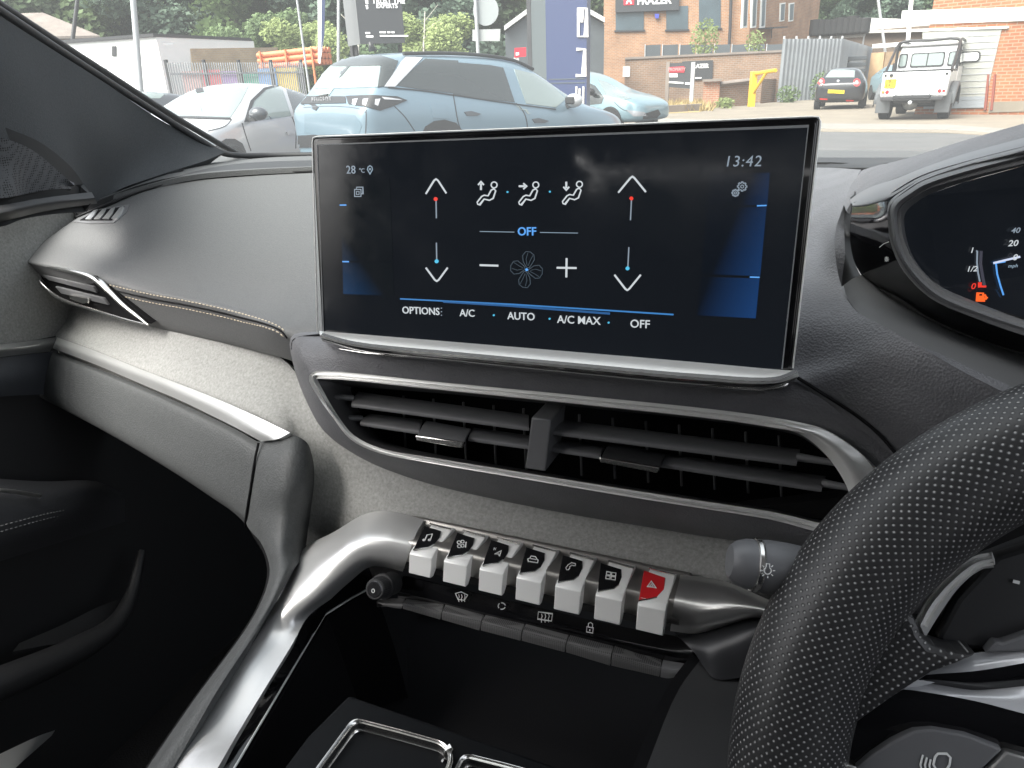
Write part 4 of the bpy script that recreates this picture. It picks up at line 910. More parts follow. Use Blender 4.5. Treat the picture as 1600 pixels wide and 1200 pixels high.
patch('bar_end', [[(1036, 1031, .350), (1060, 1035, .348), (1087, 1040, .346)], [(1033, 1044, .342), (1055, 1046, .341), (1080, 1043, .341)], [(1032, 1058, .3415), (1045, 1060, .341), (1062, 1056, .341)]], m_slat, CAB, 3, 3, .004)
patch('bar_end', [[(590, 938, .347), (615, 935, .349), (633, 935, .350)], [(588, 940, .344), (612, 944, .343), (630, 944, .343)], [(590, 942, .343), (610, 949, .342), (627, 951, .3415)]], m_black, CAB, 3, 3, .004)

# ------------------------------------------------------------------ light stalk
sa, sb_ = at(1152, 878, Y=.262), at(1290, 900, Y=.272); sax = (sb_-sa).normalized(); sd_ = depth(sa)
rs = 40*sd_/FPX
st_ = lathe('light_stalk', sa, sax, [(0.008, rs*.98), (.012, rs*1.03), (.02, rs*1.03), (.028, rs*.98), (.10, rs*.8)], m_stalk, CAB)
lathe('stalk_ring', sa, sax, [(.0058, rs*.93), (.0064, rs*1.04), (.0078, rs*1.06), (.0088, rs*1.0)], m_bright, st_)
lathe('stalk_cap', sa, sax, [(-.004, rs*.3), (-.0033, rs*.62), (-.001, rs*.82), (.003, rs*.95), (.0065, rs*.96)], m_stalk, st_)
ip0 = sa+sax*.021; ipn = (CAMP-ip0); ipn = (ipn-sax*ipn.dot(sax)).normalized()
IP = (ip0+ipn*rs*1.04, ipn)
ribbons('lamp_icon', [(circ(1198.5, 891.5, 5.5, 5.5, n=12, a0=-60, a1=240), 1.4)]+[([(1198.5+8*math.cos(R_(a)), 891.5+8*math.sin(R_(a))), (1198.5+11.5*math.cos(R_(a)), 891.5+11.5*math.sin(R_(a)))], 1.4) for a in (0, 45, 90, 135, 180, 225, 315)]+[([(1196, 886), (1196.5, 880.5), (1201.5, 881), (1201.5, 886)], 1.3)], IP, m_print, st_, .001)

# ------------------------------------------------------------------ steering wheel
WC = V((.1769, .2334, H-.252)); WR = .1603; tl = R_(25.1)
wa = V((1, 0, 0)); wn = V((0, -math.cos(tl), math.sin(tl))); wb = wn.cross(wa)
def wpt(a, r=WR): return WC+(wa*math.cos(R_(a))+wb*math.sin(R_(a)))*r
sw = tube('steering_wheel', [wpt(a) for a in range(0, 360, 6)], .0226, m_perf, CAB, 48, 3, True)
me = sw.data
ul = me.uv_layers.new(name='UVMap'); n_ = 48; NR = len(me.vertices)//n_
for p in me.polygons:
    ids = [me.loops[l].vertex_index for l in p.loop_indices]; rr_ = [i//n_ for i in ids]; kk = [i % n_ for i in ids]
    for l, i, k in zip(p.loop_indices, rr_, kk):
        if max(rr_)-min(rr_) > 1 and i == 0: i = NR
        if max(kk)-min(kk) > 1 and k == 0: k = n_
        # keep the dot pitch whole around the rim
        ul.data[l].uv = (i/NR*2*math.pi*WR, k/n_*2*math.pi*.0226)
WPf = (WC+wn*.002, wn); WPb = (WC-wn*.012, wn)
def wp(x, y, o): return onp(x, y, (WC+wn*o, wn))
sl_ = plate('spoke_leather', [(1380, 930), (1424, 955), (1433, 980), (1446, 997), (1474, 1006), (1522, 1010), (1484, 1027), (1450, 1039), (1420, 1058), (1387, 1079), (1340, 1113), (1300, 1142), (1276, 1175), (1268, 1215), (1200, 1200), (1290, 1010)], (WC, wn), m_perf, sw, .010, .02, .006)
ul = sl_.data.uv_layers.new(name='UVMap'); Mi = WM[sl_.name]
for p in sl_.data.polygons:
    for l in p.loop_indices:
        q = (Mi @ sl_.data.vertices[sl_.data.loops[l].vertex_index].co)-WC; ul.data[l].uv = (q.dot(wa), q.dot(wb))
plate('spoke_hub', [(1445, 985), (1480, 905), (1549, 875), (1640, 840), (1900, 840), (1900, 1300), (1240, 1300), (1270, 1195), (1390, 1078)], WPb, m_black, sw, 0, .02, .002)
patch('spoke_trim', [[wp(x, y, -.004) for x, y in ((1432, 965), (1446, 934), (1484, 893), (1523, 868), (1550, 862))], [wp(x, y, .006) for x, y in ((1438, 977), (1456, 944), (1492, 904), (1528, 878), (1551, 873))], [wp(x, y, -.004) for x, y in ((1446, 996), (1470, 957), (1502, 914), (1534, 890), (1553, 887))]], m_satin, sw, 5, 5, .003)
plate('hub_pad', [(1551, 864), (1640, 836), (1900, 800), (1900, 985), (1600, 995), (1527, 1010), (1470, 1003), (1458, 990), (1490, 930)], WPb, mat('hub_black', (.016, .0165, .018), .45), sw, .006, .01, .003)
ribbons('hub_mark', [([(1574, 902), (1584, 904.5)], 5)], WPb, m_print, sw, .0075)
plate('hub_edge', [(1527, 1006), (1542, 988), (1552, 991), (1600, 974), (1900, 900), (1900, 960), (1600, 1003)], WPb, m_stalk, sw, .012, .012, .001)
m_gg = mat('gloss_grey', (.62, .63, .65), .25, metal=.25, coat=.5)
X6 = (1452, 1486, 1540, 1600, 1700, 1900)
def band(name, ua, la, oa, ol, m):
    U = [wp(x, y, oa) for x, y in ua]; L = [wp(x, y, ol) for x, y in la]; Mi_ = [(u+l)/2+wn*.0012 for u, l in zip(U, L)]
    return patch(name, [U, Mi_, L], m, sw, 6, 4, .004)
U1 = [(1400, 1062), (1440, 1044), (1486, 1027), (1540, 1018), (1600, 1010), (1900, 970)]; L1 = [(1390, 1064), (1440, 1055), (1519, 1049), (1560, 1043), (1600, 1036), (1900, 990)]
L2 = [(1370, 1072), (1440, 1067), (1519, 1078), (1560, 1076), (1600, 1072), (1900, 1040)]; L3 = [(1350, 1084), (1405, 1077), (1462, 1084), (1531, 1097), (1600, 1115), (1900, 1190)]
band('spoke_gloss', U1, L1, -.004, .002, m_gg); band('spoke_gloss', L1, L2, .002, -.001, m_piano); band('spoke_gloss', L2, L3, -.001, .004, m_gg)
band('spoke_base', L3, [(1270, 1128), (1360, 1136), (1450, 1150), (1530, 1166), (1600, 1186), (1900, 1260)], .004, .003, m_piano)
band('spoke_base', [(1270, 1128), (1360, 1136), (1450, 1150), (1530, 1166), (1600, 1186), (1900, 1260)], [(1220, 1250), (1340, 1260), (1440, 1270), (1530, 1280), (1600, 1300), (1900, 1350)], .003, .001, m_piano)
BP = (WC+wn*.006, wn)
plate('button_pad', [(1330, 1204), (1360, 1178), (1392, 1157), (1427, 1140), (1456, 1137), (1508, 1146), (1560, 1166), (1567, 1170), (1524, 1210), (1500, 1290), (1330, 1290)], BP, m_stalk, sw, .001, .008, .0015)
ribbons('voice_icon', [([(1457, 1192), (1460, 1180), (1464, 1175), (1478, 1175), (1484, 1181), (1482, 1193), (1474, 1206), (1466, 1206)], 3, True), ([(1453, 1184), (1451, 1193), (1453, 1204)], 2.6), ([(1447, 1181), (1444, 1193), (1447, 1206)], 2.6), ([(1441, 1177), (1437, 1192), (1441, 1207)], 2.6)], BP, m_print, sw, .0016)
plate('chrome_button', [(1534, 1208), (1570, 1172), (1600, 1180), (1700, 1205), (1700, 1300), (1540, 1300)], BP, m_chrome, sw, .001, .008, .001)
plate('chrome_button', [(1304, 1200), (1316, 1191), (1345, 1200), (1328, 1240), (1290, 1260)], BP, m_bright, sw, .001, .006, .001)
lathe('airbag_pad', WC+wn*.012, -wn, [(-.010, .03), (-.006, .06), (0, .078), (.012, .086), (.05, .08), (.12, .05)], m_black, sw, 48)
# ================================================================== outside
m_asph = mat('asphalt', (.095, .095, .095), .9, noise=(1.2, .85, 1.15, 8), bump=('noise', 60, .3, .01))
m_conc = mat('concrete_yard', (.20, .172, .135), .92, noise=(.8, .82, 1.15, 9), bump=('noise', 30, .2, .01))
m_pave = mat('pavement', (.22, .21, .19), .92, noise=(1.5, .85, 1.12, 8))
m_dry = mat('dry_grass', (.34, .26, .12), 1, noise=(3, .7, 1.25, 8))
m_brick1 = brick('brown_brick', (.34, .17, .085), (.26, .125, .065), (.30, .24, .18))
m_brick2 = brick('orange_brick', (.32, .115, .05), (.26, .09, .04), (.28, .2, .13))
m_brick3 = brick('old_brick', (.24, .14, .09), (.18, .115, .08), (.25, .21, .17))
m_brick4 = brick('buff_brick', (.45, .33, .2), (.38, .28, .18), (.4, .35, .28))
m_white = mat('white_wall', (.80, .80, .78), .8, noise=(.5, .92, 1.05))
m_winp = mat('blind_window', (.06, .085, .10), .3, noise=(.6, .8, 1.2))
m_wfr = mat('white_frame', (.75, .75, .72), .5)
m_grey = mat('grey_cladding', (.27, .29, .31), .6, noise=(.7, .88, 1.1))
m_dclad = mat('dark_cladding', (.07, .08, .088), .5, noise=(.6, .85, 1.15))
m_roof = mat('old_roof', (.20, .17, .15), .9, noise=(1, .8, 1.2))
m_metal = mat('galvanised', (.42, .43, .44), .5, metal=.3)
m_darkmetal = mat('dark_metal', (.03, .03, .033), .5)
m_yellow = mat('yellow_paint', (.75, .45, .03), .5, noise=(3, .85, 1.1))
m_signblk = mat('sign_black', (.035, .038, .043), .5)
m_signwht = mat('sign_white', (.8, .8, .8), .6)
m_signred = mat('sign_red', (.6, .02, .04), .5)
m_navy = mat('totem_navy', (.035, .05, .12), .35)
m_totgrey = mat('totem_grey', (.085, .10, .105), .4)
m_totlet = mat('totem_letter', (.62, .58, .55), .4)
m_tyre = mat('tyre', (.02, .02, .021), .8)
m_rim = mat('wheel_rim', (.45, .45, .46), .3, metal=.8)
m_carglass = mat('car_glass', (.03, .036, .036), .04, coat=.8)
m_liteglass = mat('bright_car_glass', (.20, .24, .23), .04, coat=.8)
m_trim = mat('car_trim', (.02, .02, .022), .45)
m_lamp = mat('lamp_lens', (.5, .5, .52), .1, metal=.3, coat=1)
m_lampred = mat('lamp_red', (.55, .02, .02), .15, coat=1)
m_plate = mat('plate_yellow', (.78, .58, .02), .5)
m_ink = mat('plate_ink', (.01, .01, .01), .6)
def paint(name, c, metal=.2): return mat(name, c, .28, metal=metal, coat=.6)
m_blue_p = paint('blue_paint', (.155, .222, .27)); m_silver_p = paint('silver_paint', (.52, .52, .53), .35); m_black_p = paint('black_paint', (.02, .021, .024), 0)
m_white_p = paint('white_paint', (.78, .78, .78), 0); m_pale_p = paint('pale_blue_paint', (.20, .30, .34)); m_dark_p = paint('dark_paint', (.06, .065, .075))

# ---- ground
g = box('ground', (0, 150, -.25), (900, 700, .5), m_asph); tag(g, kind='structure')
def sheet(name, pts, z, m, kind='structure'):
    vs, fs = poly_solid([V((p.x, p.y, z)) for p in pts], V((0, 0, 1)), z+.01)
    return tag(mk(name, vs, fs, m, None, False), kind=kind)
def gq(px, py): return at(px, py, Z=0)
sheet('concrete_yard', [gq(880, 193), gq(1010, 193), gq(1290, 206), gq(1480, 208), gp(1760, 15.5), gp(1900, 24), gp(1700, 60), gp(1240, 85), gp(1205, 40), gp(1100, 36), gp(960, 36), gp(890, 30)], .012, m_conc)
sheet('pavement', [gq(1010, 185), gq(1290, 194), gq(1480, 196), gp(1760, 16.6), gp(1760, 15.9), gq(1480, 204), gq(1290, 202), gq(1010, 190.5)], .02, m_pave)
sheet('grass_verge', [gp(965, 39.3), gp(1165, 38.5), gp(1110, 34.5), gp(1085, 30.5), gp(1020, 30), gp(950, 33)], .03, m_dry, 'stuff')
# tufts of dry grass on the verge
vs, fs = [], []
for k in range(2600):
    p = gp(random.uniform(955, 1105), random.uniform(31, 39)); a = random.random()*6.28; h = random.uniform(.12, .45); b = len(vs); dx_, dy_ = .03*math.cos(a), .03*math.sin(a); lx, ly = random.gauss(0, .12), random.gauss(0, .12)
    vs += [V((p.x-dx_, p.y-dy_, .02)), V((p.x+dx_, p.y+dy_, .02)), V((p.x+lx, p.y+ly, h))]; fs.append((b, b+1, b+2))
tag(mk('dry_grass', vs, fs, m_dry, None, False), 'straw coloured long dry grass in front of the low brick wall', 'grass', kind='stuff')

def ztop(px, py, R): return at(px, py, R=R).z
def prism(name, foot, z0, z1, m, parent=None):
    n = len(foot); vs = [V((p.x, p.y, z0)) for p in foot]+[V((p.x, p.y, z1)) for p in foot]
    fs = [tuple(range(n-1, -1, -1)), tuple(range(n, 2*n))]+[(i, (i+1) % n, n+(i+1) % n, n+i) for i in range(n)]
    return mk(name, vs, fs, m, parent, False)
def fpl(A, B):
    d = (B-A); n = V((d.y, -d.x, 0)).normalized(); return (A, n)
def centre(ps): return sum(ps, V())/len(ps)
def qd(x0, y0, x1, y1, s=0): return [(x0, y0), (x1, y0+s), (x1, y1+s), (x0, y1)]

# ---- brown brick building with the black sign
A, B, C, D = gp(940, 50), gp(1150, 50), gp(1247, 63), gp(1010, 72)
bb = thing('brick_building', 'brown brick industrial building carrying a black sign over blanked windows', 'building', tuple(centre([A, B, C, D])))
prism('wall', [A, B, C, D], 0, 10, m_brick1, bb)
P1, P2 = fpl(A, B), fpl(B, C)
for q in ((962, 18, 1006, 48), (1041, 10, 1075, 47), (1092, -30, 1126, 45)):
    wq = plate('window', qd(*q, -1), P1, m_winp, bb, .04, .08); plate('sill', qd(q[0]-2, q[3]-.5, q[2]+2, q[3]+2, -1), P1, m_darkmetal, wq, .1, .1)
sb1 = plate('sign_board', [(962, -60), (1061, -64), (1061, 16), (962, 20)], P1, m_signblk, bb, .25, .2)
plate('sign_emblem', [(975, -6), (991, -7), (991, 8), (975, 9)], P1, m_signred, sb1, .28, .05)
PS = (P1[0]+facing(P1)*.26, P1[1])
textpx('lettering', 'FRAZER', 1022, 1, 10.5, PS, m_signwht, sb1, tilt=-.04, bold=.03, depth_=.02)
ribbons('emblem_mark', [([(979, 7), (983, -3), (987, 6.5)], 2), ([(981, 3), (985, 3)], 1.4)], P1, m_signwht, sb1, .31, .02)
plate('alarm_box', [(1023, 22), (1030, 22), (1029, 29), (1024, 29)], P1, mat('alarm_blue', (.05, .06, .35), .5), bb, .2, .18)
for x in (1160, 1174, 1188): 
    wq = plate('window', [(x, -2), (x+8, -3), (x+6, 43), (x-2, 44)], P2, m_wfr, bb, .06, .1); plate('pane', [(x+1.8, 0), (x+6.2, -.5), (x+4.3, 40), (x+.3, 41)], P2, m_winp, wq, .09, .04)
for x in (1218, 1232): 
    wq = plate('window', [(x, 5), (x+8, 4), (x+6, 33), (x-1, 34)], P2, m_wfr, bb, .06, .1); plate('pane', [(x+1.4, 7), (x+6.6, 6), (x+5, 31), (x+.4, 32)], P2, m_winp, wq, .09, .04)
tube('drain_pipe', [at(1143, -30, R=49.6), at(1141, 40, R=49.6), at(1139, 75, R=49.6)], .09, m_darkmetal, bb, 8, 1)
pb = plate('fire_escape', [(1184, 44), (1206, 43), (1206, 45), (1184, 46)], P2, m_darkmetal, bb, 1.0, 1.0)
for x in (1185, 1192, 1199, 1206): tube('railing', [at(x, 44, R=53.5), at(x-1, 60, R=53.5)], .03, m_darkmetal, pb, 6, 1)

# ---- low brick wall with rails of stacked crates behind, notice boards, gate pier
A, B = gp(972, 40), gp(1207, 40); zt = ztop(1090, 88, 40)
lw = thing('brick_wall', 'long low weathered brick wall in front of the brown building', 'wall', tuple((A+B)/2))
nrm = facing(fpl(A, B)); back = -nrm*.35
prism('wall', [A, B, B+back, A+back], 0, zt, m_brick3, lw)
prism('coping', [A+nrm*.06, B+nrm*.06, B+back-nrm*.06, A+back-nrm*.06], zt+.002, zt+.1, m_roof, lw)
PW = fpl(A, B)
tag(plate('notice', [(973.5, 104), (984.5, 104), (984, 120), (973, 120)], PW, m_signwht, None, .04, .03), 'small white notice fixed to the left end of the low brick wall', 'notice')
ws_ = thing('wall_sign', 'black company sign screwed to the brick wall behind the notice board', 'sign', tuple(onp(1095, 110, PW)))
plate('board', [(1066, 96), (1114, 94), (1113, 124), (1066, 126)], PW, m_signblk, ws_, .07, .05)
textpx('lettering', 'FRAZER', 1093, 103.5, 5.5, (PW[0]+nrm*.08, PW[1]), m_signwht, ws_, tilt=-.03, bold=.04, depth_=.02)
ribbons('small_print', [([(1086, 122), (1096, 121.7)], 2)], PW, m_signwht, ws_, .09, .015)
# second, nearer run of wall with piers
A, B = gp(1089, 34.5), gp(1165, 36.5)
yw = thing('yard_wall', 'lower brick wall with piers and rounded coping beside the yellow barrier', 'wall', tuple((A+B)/2))
nn = facing(fpl(A, B)); 
def wallrun(a, b, z, par, nm='wall', m=None): return prism(nm, [a, b, b-nn*.3, a-nn*.3], 0, z, m or m_brick3, par)
wallrun(gp(1111, 35), gp(1160, 36.3), ztop(1130, 132, 35.5), yw)
tube('coping', [V((gp(1111, 35).x, gp(1111, 35).y, ztop(1112, 132, 35))), V((gp(1160, 36.3).x, gp(1160, 36.3).y, ztop(1158, 126, 36.3)))], .17, m_roof, yw, 8, 1, flat=.6)
prism('pier', [gp(1089, 34.5), gp(1113, 34.5), gp(1113, 35.1), gp(1089, 35.1)], 0, ztop(1100, 128, 34.5), brick('red_brick', (.36, .15, .09), (.28, .12, .075), (.33, .27, .2)), yw)
prism('pier_cap', [gp(1087, 34.3), gp(1115, 34.3), gp(1115, 35.3), gp(1087, 35.3)], ztop(1100, 128, 34.5)+.002, ztop(1100, 124, 34.5), m_roof, yw)
prism('wall', [gp(1175, 38), gp(1196, 40), gp(1196, 40.4), gp(1175, 38.4)], 0, ztop(1185, 124, 39), m_brick3, yw)
prism('kerb_wall', [gp(1030, 30.3), gp(1088, 31.5), gp(1088, 31.9), gp(1030, 30.7)], 0, .28, m_roof, yw)
# notice board on two posts
nb = thing('notice_board', 'grey notice board with red heading on two posts in the dry grass', 'sign', tuple(gp(1064, 35)))
A, B = gp(1040, 35), gp(1088, 34.6); PN = fpl(A, B)
plate('board', [(1044, 99), (1084, 97), (1084, 139), (1044, 136)], PN, m_signblk, nb, .02, .06)
plate('board_panel', [(1045.5, 105), (1069.5, 104), (1069.5, 113), (1045.5, 113)], PN, m_signred, nb, .05, .04)
textpx('lettering', 'PROPERTY', 1057.5, 108.5, 4, (PN[0]+facing(PN)*.06, PN[1]), mat('faded_red', (.75, .25, .25), .6), nb, tilt=-.03, bold=.03, depth_=.02)
plate('board_panel', [(1045.5, 115), (1059, 115), (1059, 120.5), (1045.5, 120.5)], PN, m_signwht, nb, .05, .04)
plate('board_panel', [(1045, 127), (1068, 128.5), (1068, 131), (1045, 129.5)], PN, m_signwht, nb, .05, .04); plate('board_panel', [(1071, 129), (1078, 129), (1078, 132), (1071, 132)], PN, m_signwht, nb, .05, .04)
for x in (1043.5, 1082): 
    p, q = onp(x, 97, PN), onp(x-2, 160, PN); box('post', (q.x, q.y, p.z/2), (.16, .12, p.z), m_metal if x > 1050 else m_roof, nb)
# yellow height barrier
yb = thing('yellow_barrier', 'yellow painted swing barrier post with braced arm at the yard entrance', 'barrier', tuple(gp(1162, 34.5)))
p0 = gp(1162, 34.5); zt = ztop(1166, 112, 34.5)
box('post', (p0.x, p0.y, zt/2), (.26, .26, zt), m_yellow, yb, R_(20), bevel=.02)
a_, b_ = V((p0.x, p0.y, zt-.1)), at(1212, 110, R=33.0)
tube('arm', [a_, b_], .075, m_yellow, yb, 8, 1)
tube('brace', [V((p0.x, p0.y, zt*.36)), a_.lerp(b_, .62)], .06, m_yellow, yb, 8, 1)
# crates / pallets stacked on the yard behind the wall
for k in range(8):
    x0 = 1000+k*25.2; A_, B_ = gp(x0, 43.5), gp(x0+23.4, 43.5); PC = fpl(A_, B_); zt2 = ztop(x0, 71, 43.5)
    nnc = facing(PC)
    o = prism('storage_crate', [A_, B_, B_-nnc*1.2, A_-nnc*1.2], 0, zt2, m_dclad)
    tag(o, 'dark stacked crate in the row showing above the low brick wall', 'crate', 'dark crates behind the brick wall')
    prism('crate_rim', [A_+nnc*.04, A_.lerp(B_, .06)+nnc*.04, A_.lerp(B_, .06)-nnc*.02, A_-nnc*.02], 0, zt2+.05, m_metal, o)
# grey corrugated fence
def corrug(name, A, B, z, m, parent, pitch=.3, amp=.05):
    d = B-A; L = d.length; u = d.normalized(); n = V((u.y, -u.x, 0)); vs = []; fs = []; N = int(L/pitch*4)
    for i in range(N+1):
        o = amp*(0, 1, 1, 0)[i % 4]; p = A+u*(L*i/N)
        for th in (0, .05):
            for zz in (0, z): vs.append(V((p.x+n.x*(o-th), p.y+n.y*(o-th), zz)))
    for i in range(N):
        a, b = 4*i, 4*i+4; fs += [(a, b, b+1, a+1), (a+2, a+3, b+3, b+2), (a+1, b+1, b+3, a+3)]
    return mk(name, vs, fs, m, parent, False)
A, B, C = gp(1201, 39.5), gp(1285, 43), gp(1330, 62)
gf = thing('corrugated_fence', 'tall pale grey corrugated metal fence beside the yard entrance', 'fence', tuple(B))
zt = ztop(1240, 62, 41); corrug('panel', A, B, zt, m_grey, gf); corrug('panel', B, C, zt, m_grey, gf)
for k in range(6):
    p = A.lerp(B, k/5); box('post', (p.x, p.y+.12, zt/2+.06), (.09, .09, zt+.12), m_metal, gf)
# weeds along the fence and growing from the wall
def leafmesh(name, cen, rad, n, size, m, parent=None, squash=1, core=.0):
    vs, fs = [], []
    for k in range(n):
        while True:
            q = V((random.uniform(-1, 1), random.uniform(-1, 1), random.uniform(-1, 1)))
            if core < q.length < 1: break
        p = cen+V((q.x*rad, q.y*rad, q.z*rad*squash)); s = size*random.uniform(.6, 1.3)
        u = V((random.gauss(0, 1), random.gauss(0, 1), random.gauss(0, 1))).normalized(); v = u.orthogonal().normalized(); b = len(vs)
        vs += [p-u*s, p+v*s*.5, p+u*s, p-v*s*.5]; fs.append((b, b+1, b+2, b+3))
    return mk(name, vs, fs, m, parent, False)
def leafmat(name, c1, c2, sc=.35):
    m = mat(name, c1, .75, noise=(sc, .7, 1.3, 3), col2=c2); t = m.node_tree; b = t.nodes['Principled BSDF']
    tl_ = t.nodes.new('ShaderNodeBsdfTranslucent'); mx_ = t.nodes.new('ShaderNodeMixShader'); mx_.inputs[0].default_value = .3
    tl_.inputs[0].default_value = (*[c*1.3 for c in c2], 1)
    o_ = t.nodes['Material Output']; t.links.new(b.outputs[0], mx_.inputs[1]); t.links.new(tl_.outputs[0], mx_.inputs[2]); t.links.new(mx_.outputs[0], o_.inputs[0]); return m
m_leaf1 = leafmat('dark_leaf', (.045, .075, .04), (.10, .15, .07)); m_leaf2 = leafmat('mid_leaf', (.07, .11, .05), (.14, .20, .085)); m_leaf3 = leafmat('light_leaf', (.14, .19, .06), (.24, .29, .11)); m_leaf4 = leafmat('blue_leaf', (.05, .085, .06), (.10, .145, .10))
m_bark = mat('bark', (.10, .085, .065), .9, noise=(4, .7, 1.3))
def bush(px, R, rad, zc, n, m, lab, sq=1.3):
    p = gp(px, R); t_ = thing('weed_bush', lab, 'bush', tuple(p))
    leafmesh('foliage', V((p.x, p.y, zc)), rad, n, .09, m, t_, sq); tube('stem', [V((p.x, p.y, 0)), V((p.x, p.y, zc))], .03, m_bark, t_, 5, 1)
bush(1087, 40.6, .75, 3.0, 500, m_leaf3, 'young green sapling growing up behind the low brick wall')
bush(1160, 41, .5, 2.7, 200, m_leaf3, 'small weed poking over the wall near the crates')
bush(1216, 38.5, .55, .35, 300, m_leaf2, 'low green weeds at the foot of the corrugated fence nearest the barrier', .8)
bush(1265, 40.5, .6, .55, 420, m_leaf2, 'taller green weeds at the fence behind the black hatchback', 1.3)
bush(1122, 33.5, .4, .18, 160, m_leaf3, 'sparse green tuft at the kerb by the brick pier', .7)

# ---- right hand garage building
A, B = gp(1408, 25.5), gp(1720, 24.0)
gr = thing('garage_building', 'orange brick garage with a white band above its roller door', 'building', tuple((A+B)/2))
PG = fpl(A, B); ng = facing(PG)
prism('wall', [A, B, B-ng*14, A-ng*14], 0, 8, m_brick2, gr)
bnd = plate('white_band', [(1411, 17), (1760, 6), (1760, 27), (1409, 39)], PG, m_white, gr, .06, .08)
gd = plate('roller_door', [(1442, 50), (1566, 44), (1538, 166), (1444, 168)], PG, mat('door_grey', (.33, .33, .30), .6, noise=(1, .93, 1.05)), gr, .03, .05)
for k in range(1, 12):
    f = k/12; y0, y1 = 50+118*f, 44+122*f; x1 = 1566-28*f
    ribbons('door_rib', [([(1442.5+1.5*f, y0), (x1-1, y1)], .8)], PG, m_metal, gd, .045, .03)
plate('door_frame', [(1434, 46), (1577, 41), (1577, 44), (1434, 49)], PG, m_white, gr, .08, .1)
plate('door_base', [(1444, 153), (1541, 150), (1538, 168), (1444, 170)], PG, m_grey, gd, .045, .03)
plate('door_window', rr([(1499, 81), (1534, 79.5), (1532, 96.5), (1499, 98)], 7), PG, m_darkmetal, gd, .06, .06)
plate('window_pane', rr([(1501.5, 83), (1531.5, 81.7), (1529.8, 94.6), (1501.5, 96)], 5.5), PG, m_white, gd, .075, .06)
tube('drain_pipe', [onp(1429, -30, PG)+ng*.1, onp(1421, 66, PG)+ng*.1], .06, m_white, gr, 8, 1)
plate('plinth', [(1546, 160), (1760, 150), (1760, 168), (1545, 176)], PG, m_conc, gr, .03, .05)
for x in (1541, 1551): plate('door_post', [(x+3, 116), (x+6, 116), (x+1, 172), (x-3, 172)], PG, mat('rust_red', (.22, .06, .04), .8), gr, .06, .06)
# ---- storage shed with light roof, racks of tyres, behind the fence
A, B = gp(1236, 75), gp(1470, 70)
st2 = thing('storage_shed', 'long low storage shed with a pale sloping roof beyond the fence', 'shed', tuple((A+B)/2))
n2 = facing(fpl(A, B)); prism('wall', [A, B, B-n2*10, A-n2*10], 0, ztop(1330, 48, 72), mat('shed_brown', (.12, .09, .07), .9, noise=(1, .8, 1.2)), st2)
zr = ztop(1330, 48, 72); rz_ = ztop(1330, 26, 78)
vs = [V((A.x, A.y, zr))+n2*.5, V((B.x, B.y, zr-.6))+n2*.5, V((B.x, B.y, rz_-1.5))-n2*8, V((A.x, A.y, rz_))-n2*8]; vs += [v+V((0, 0, .2)) for v in vs]
mk('roof', vs, [(0, 1, 2, 3), (4, 5, 6, 7), (0, 1, 5, 4), (1, 2, 6, 5), (2, 3, 7, 6), (3, 0, 4, 7)], mat('shed_roof', (.42, .40, .37), .8, noise=(1, .85, 1.1)), st2, False)
A, B = gp(1238, 58), gp(1318, 58); n3 = facing(fpl(A, B))
tr2 = thing('tyre_rack', 'steel rack loaded with black tyres above the grey fence', 'rack', tuple((A+B)/2))
z0 = ztop(1270, 58, 58); prism('shelf', [A, B, B-n3*1.5, A-n3*1.5], z0-.12, z0, m_metal, tr2)
for x in (1240, 1278, 1316): p = gp(x, 58); box('upright', (p.x, p.y, ztop(x, 36, 58)/2), (.1, .1, ztop(x, 36, 58)), m_metal, tr2)
for k in range(9):
    p = gp(1245+k*8.6, 57.6); lathe('stacked_tyre', V((p.x, p.y, z0+.02)), V((0, 0, 1)), [(0, .2), (.0, .34), (.1, .4), (.85+random.uniform(-.1, .25), .4), (.95, .3)], m_tyre, tr2, 14)
# boards leaning at the fence and a lean-to
A, B = gp(1290, 47), gp(1330, 47)
for k in range(4):
    o = box('timber_stack', tuple((gp(1300, 47)+V((0, 0, .95+.32*k)))), (1.6, .7, .2), m_dclad, None, R_(20), bevel=.02)
    tag(o, 'dark board in the stack leaning by the corrugated fence', 'board', 'dark boards stacked by the fence')
A, B = gp(1330, 58), gp(1412, 56)
lt_ = thing('lean_to', 'open fronted lean-to with pale roof edge behind the white pickup', 'shed', tuple((A+B)/2)); n4 = facing(fpl(A, B))
prism('back_wall', [A-n4*3, B-n4*3, B-n4*3.3, A-n4*3.3], 0, ztop(1370, 66, 60), m_brick3, lt_)
zf = ztop(1370, 68, 57); prism('roof', [A, B, B-n4*3.5, A-n4*3.5], zf-.25, zf, m_white, lt_)
prism('timber_panel', [A, A.lerp(B, .25), A.lerp(B, .25)-n4*.3, A-n4*.3], 0, ztop(1335, 84, 58), mat('timber', (.42, .28, .16), .8, noise=(2, .8, 1.2)), lt_)
prism('shutter', [A.lerp(B, .27), B, B-n4*.3, A.lerp(B, .27)-n4*.3], 0, ztop(1335, 84, 58), mat('timber_dark', (.26, .18, .11), .8, noise=(2, .8, 1.2)), lt_)
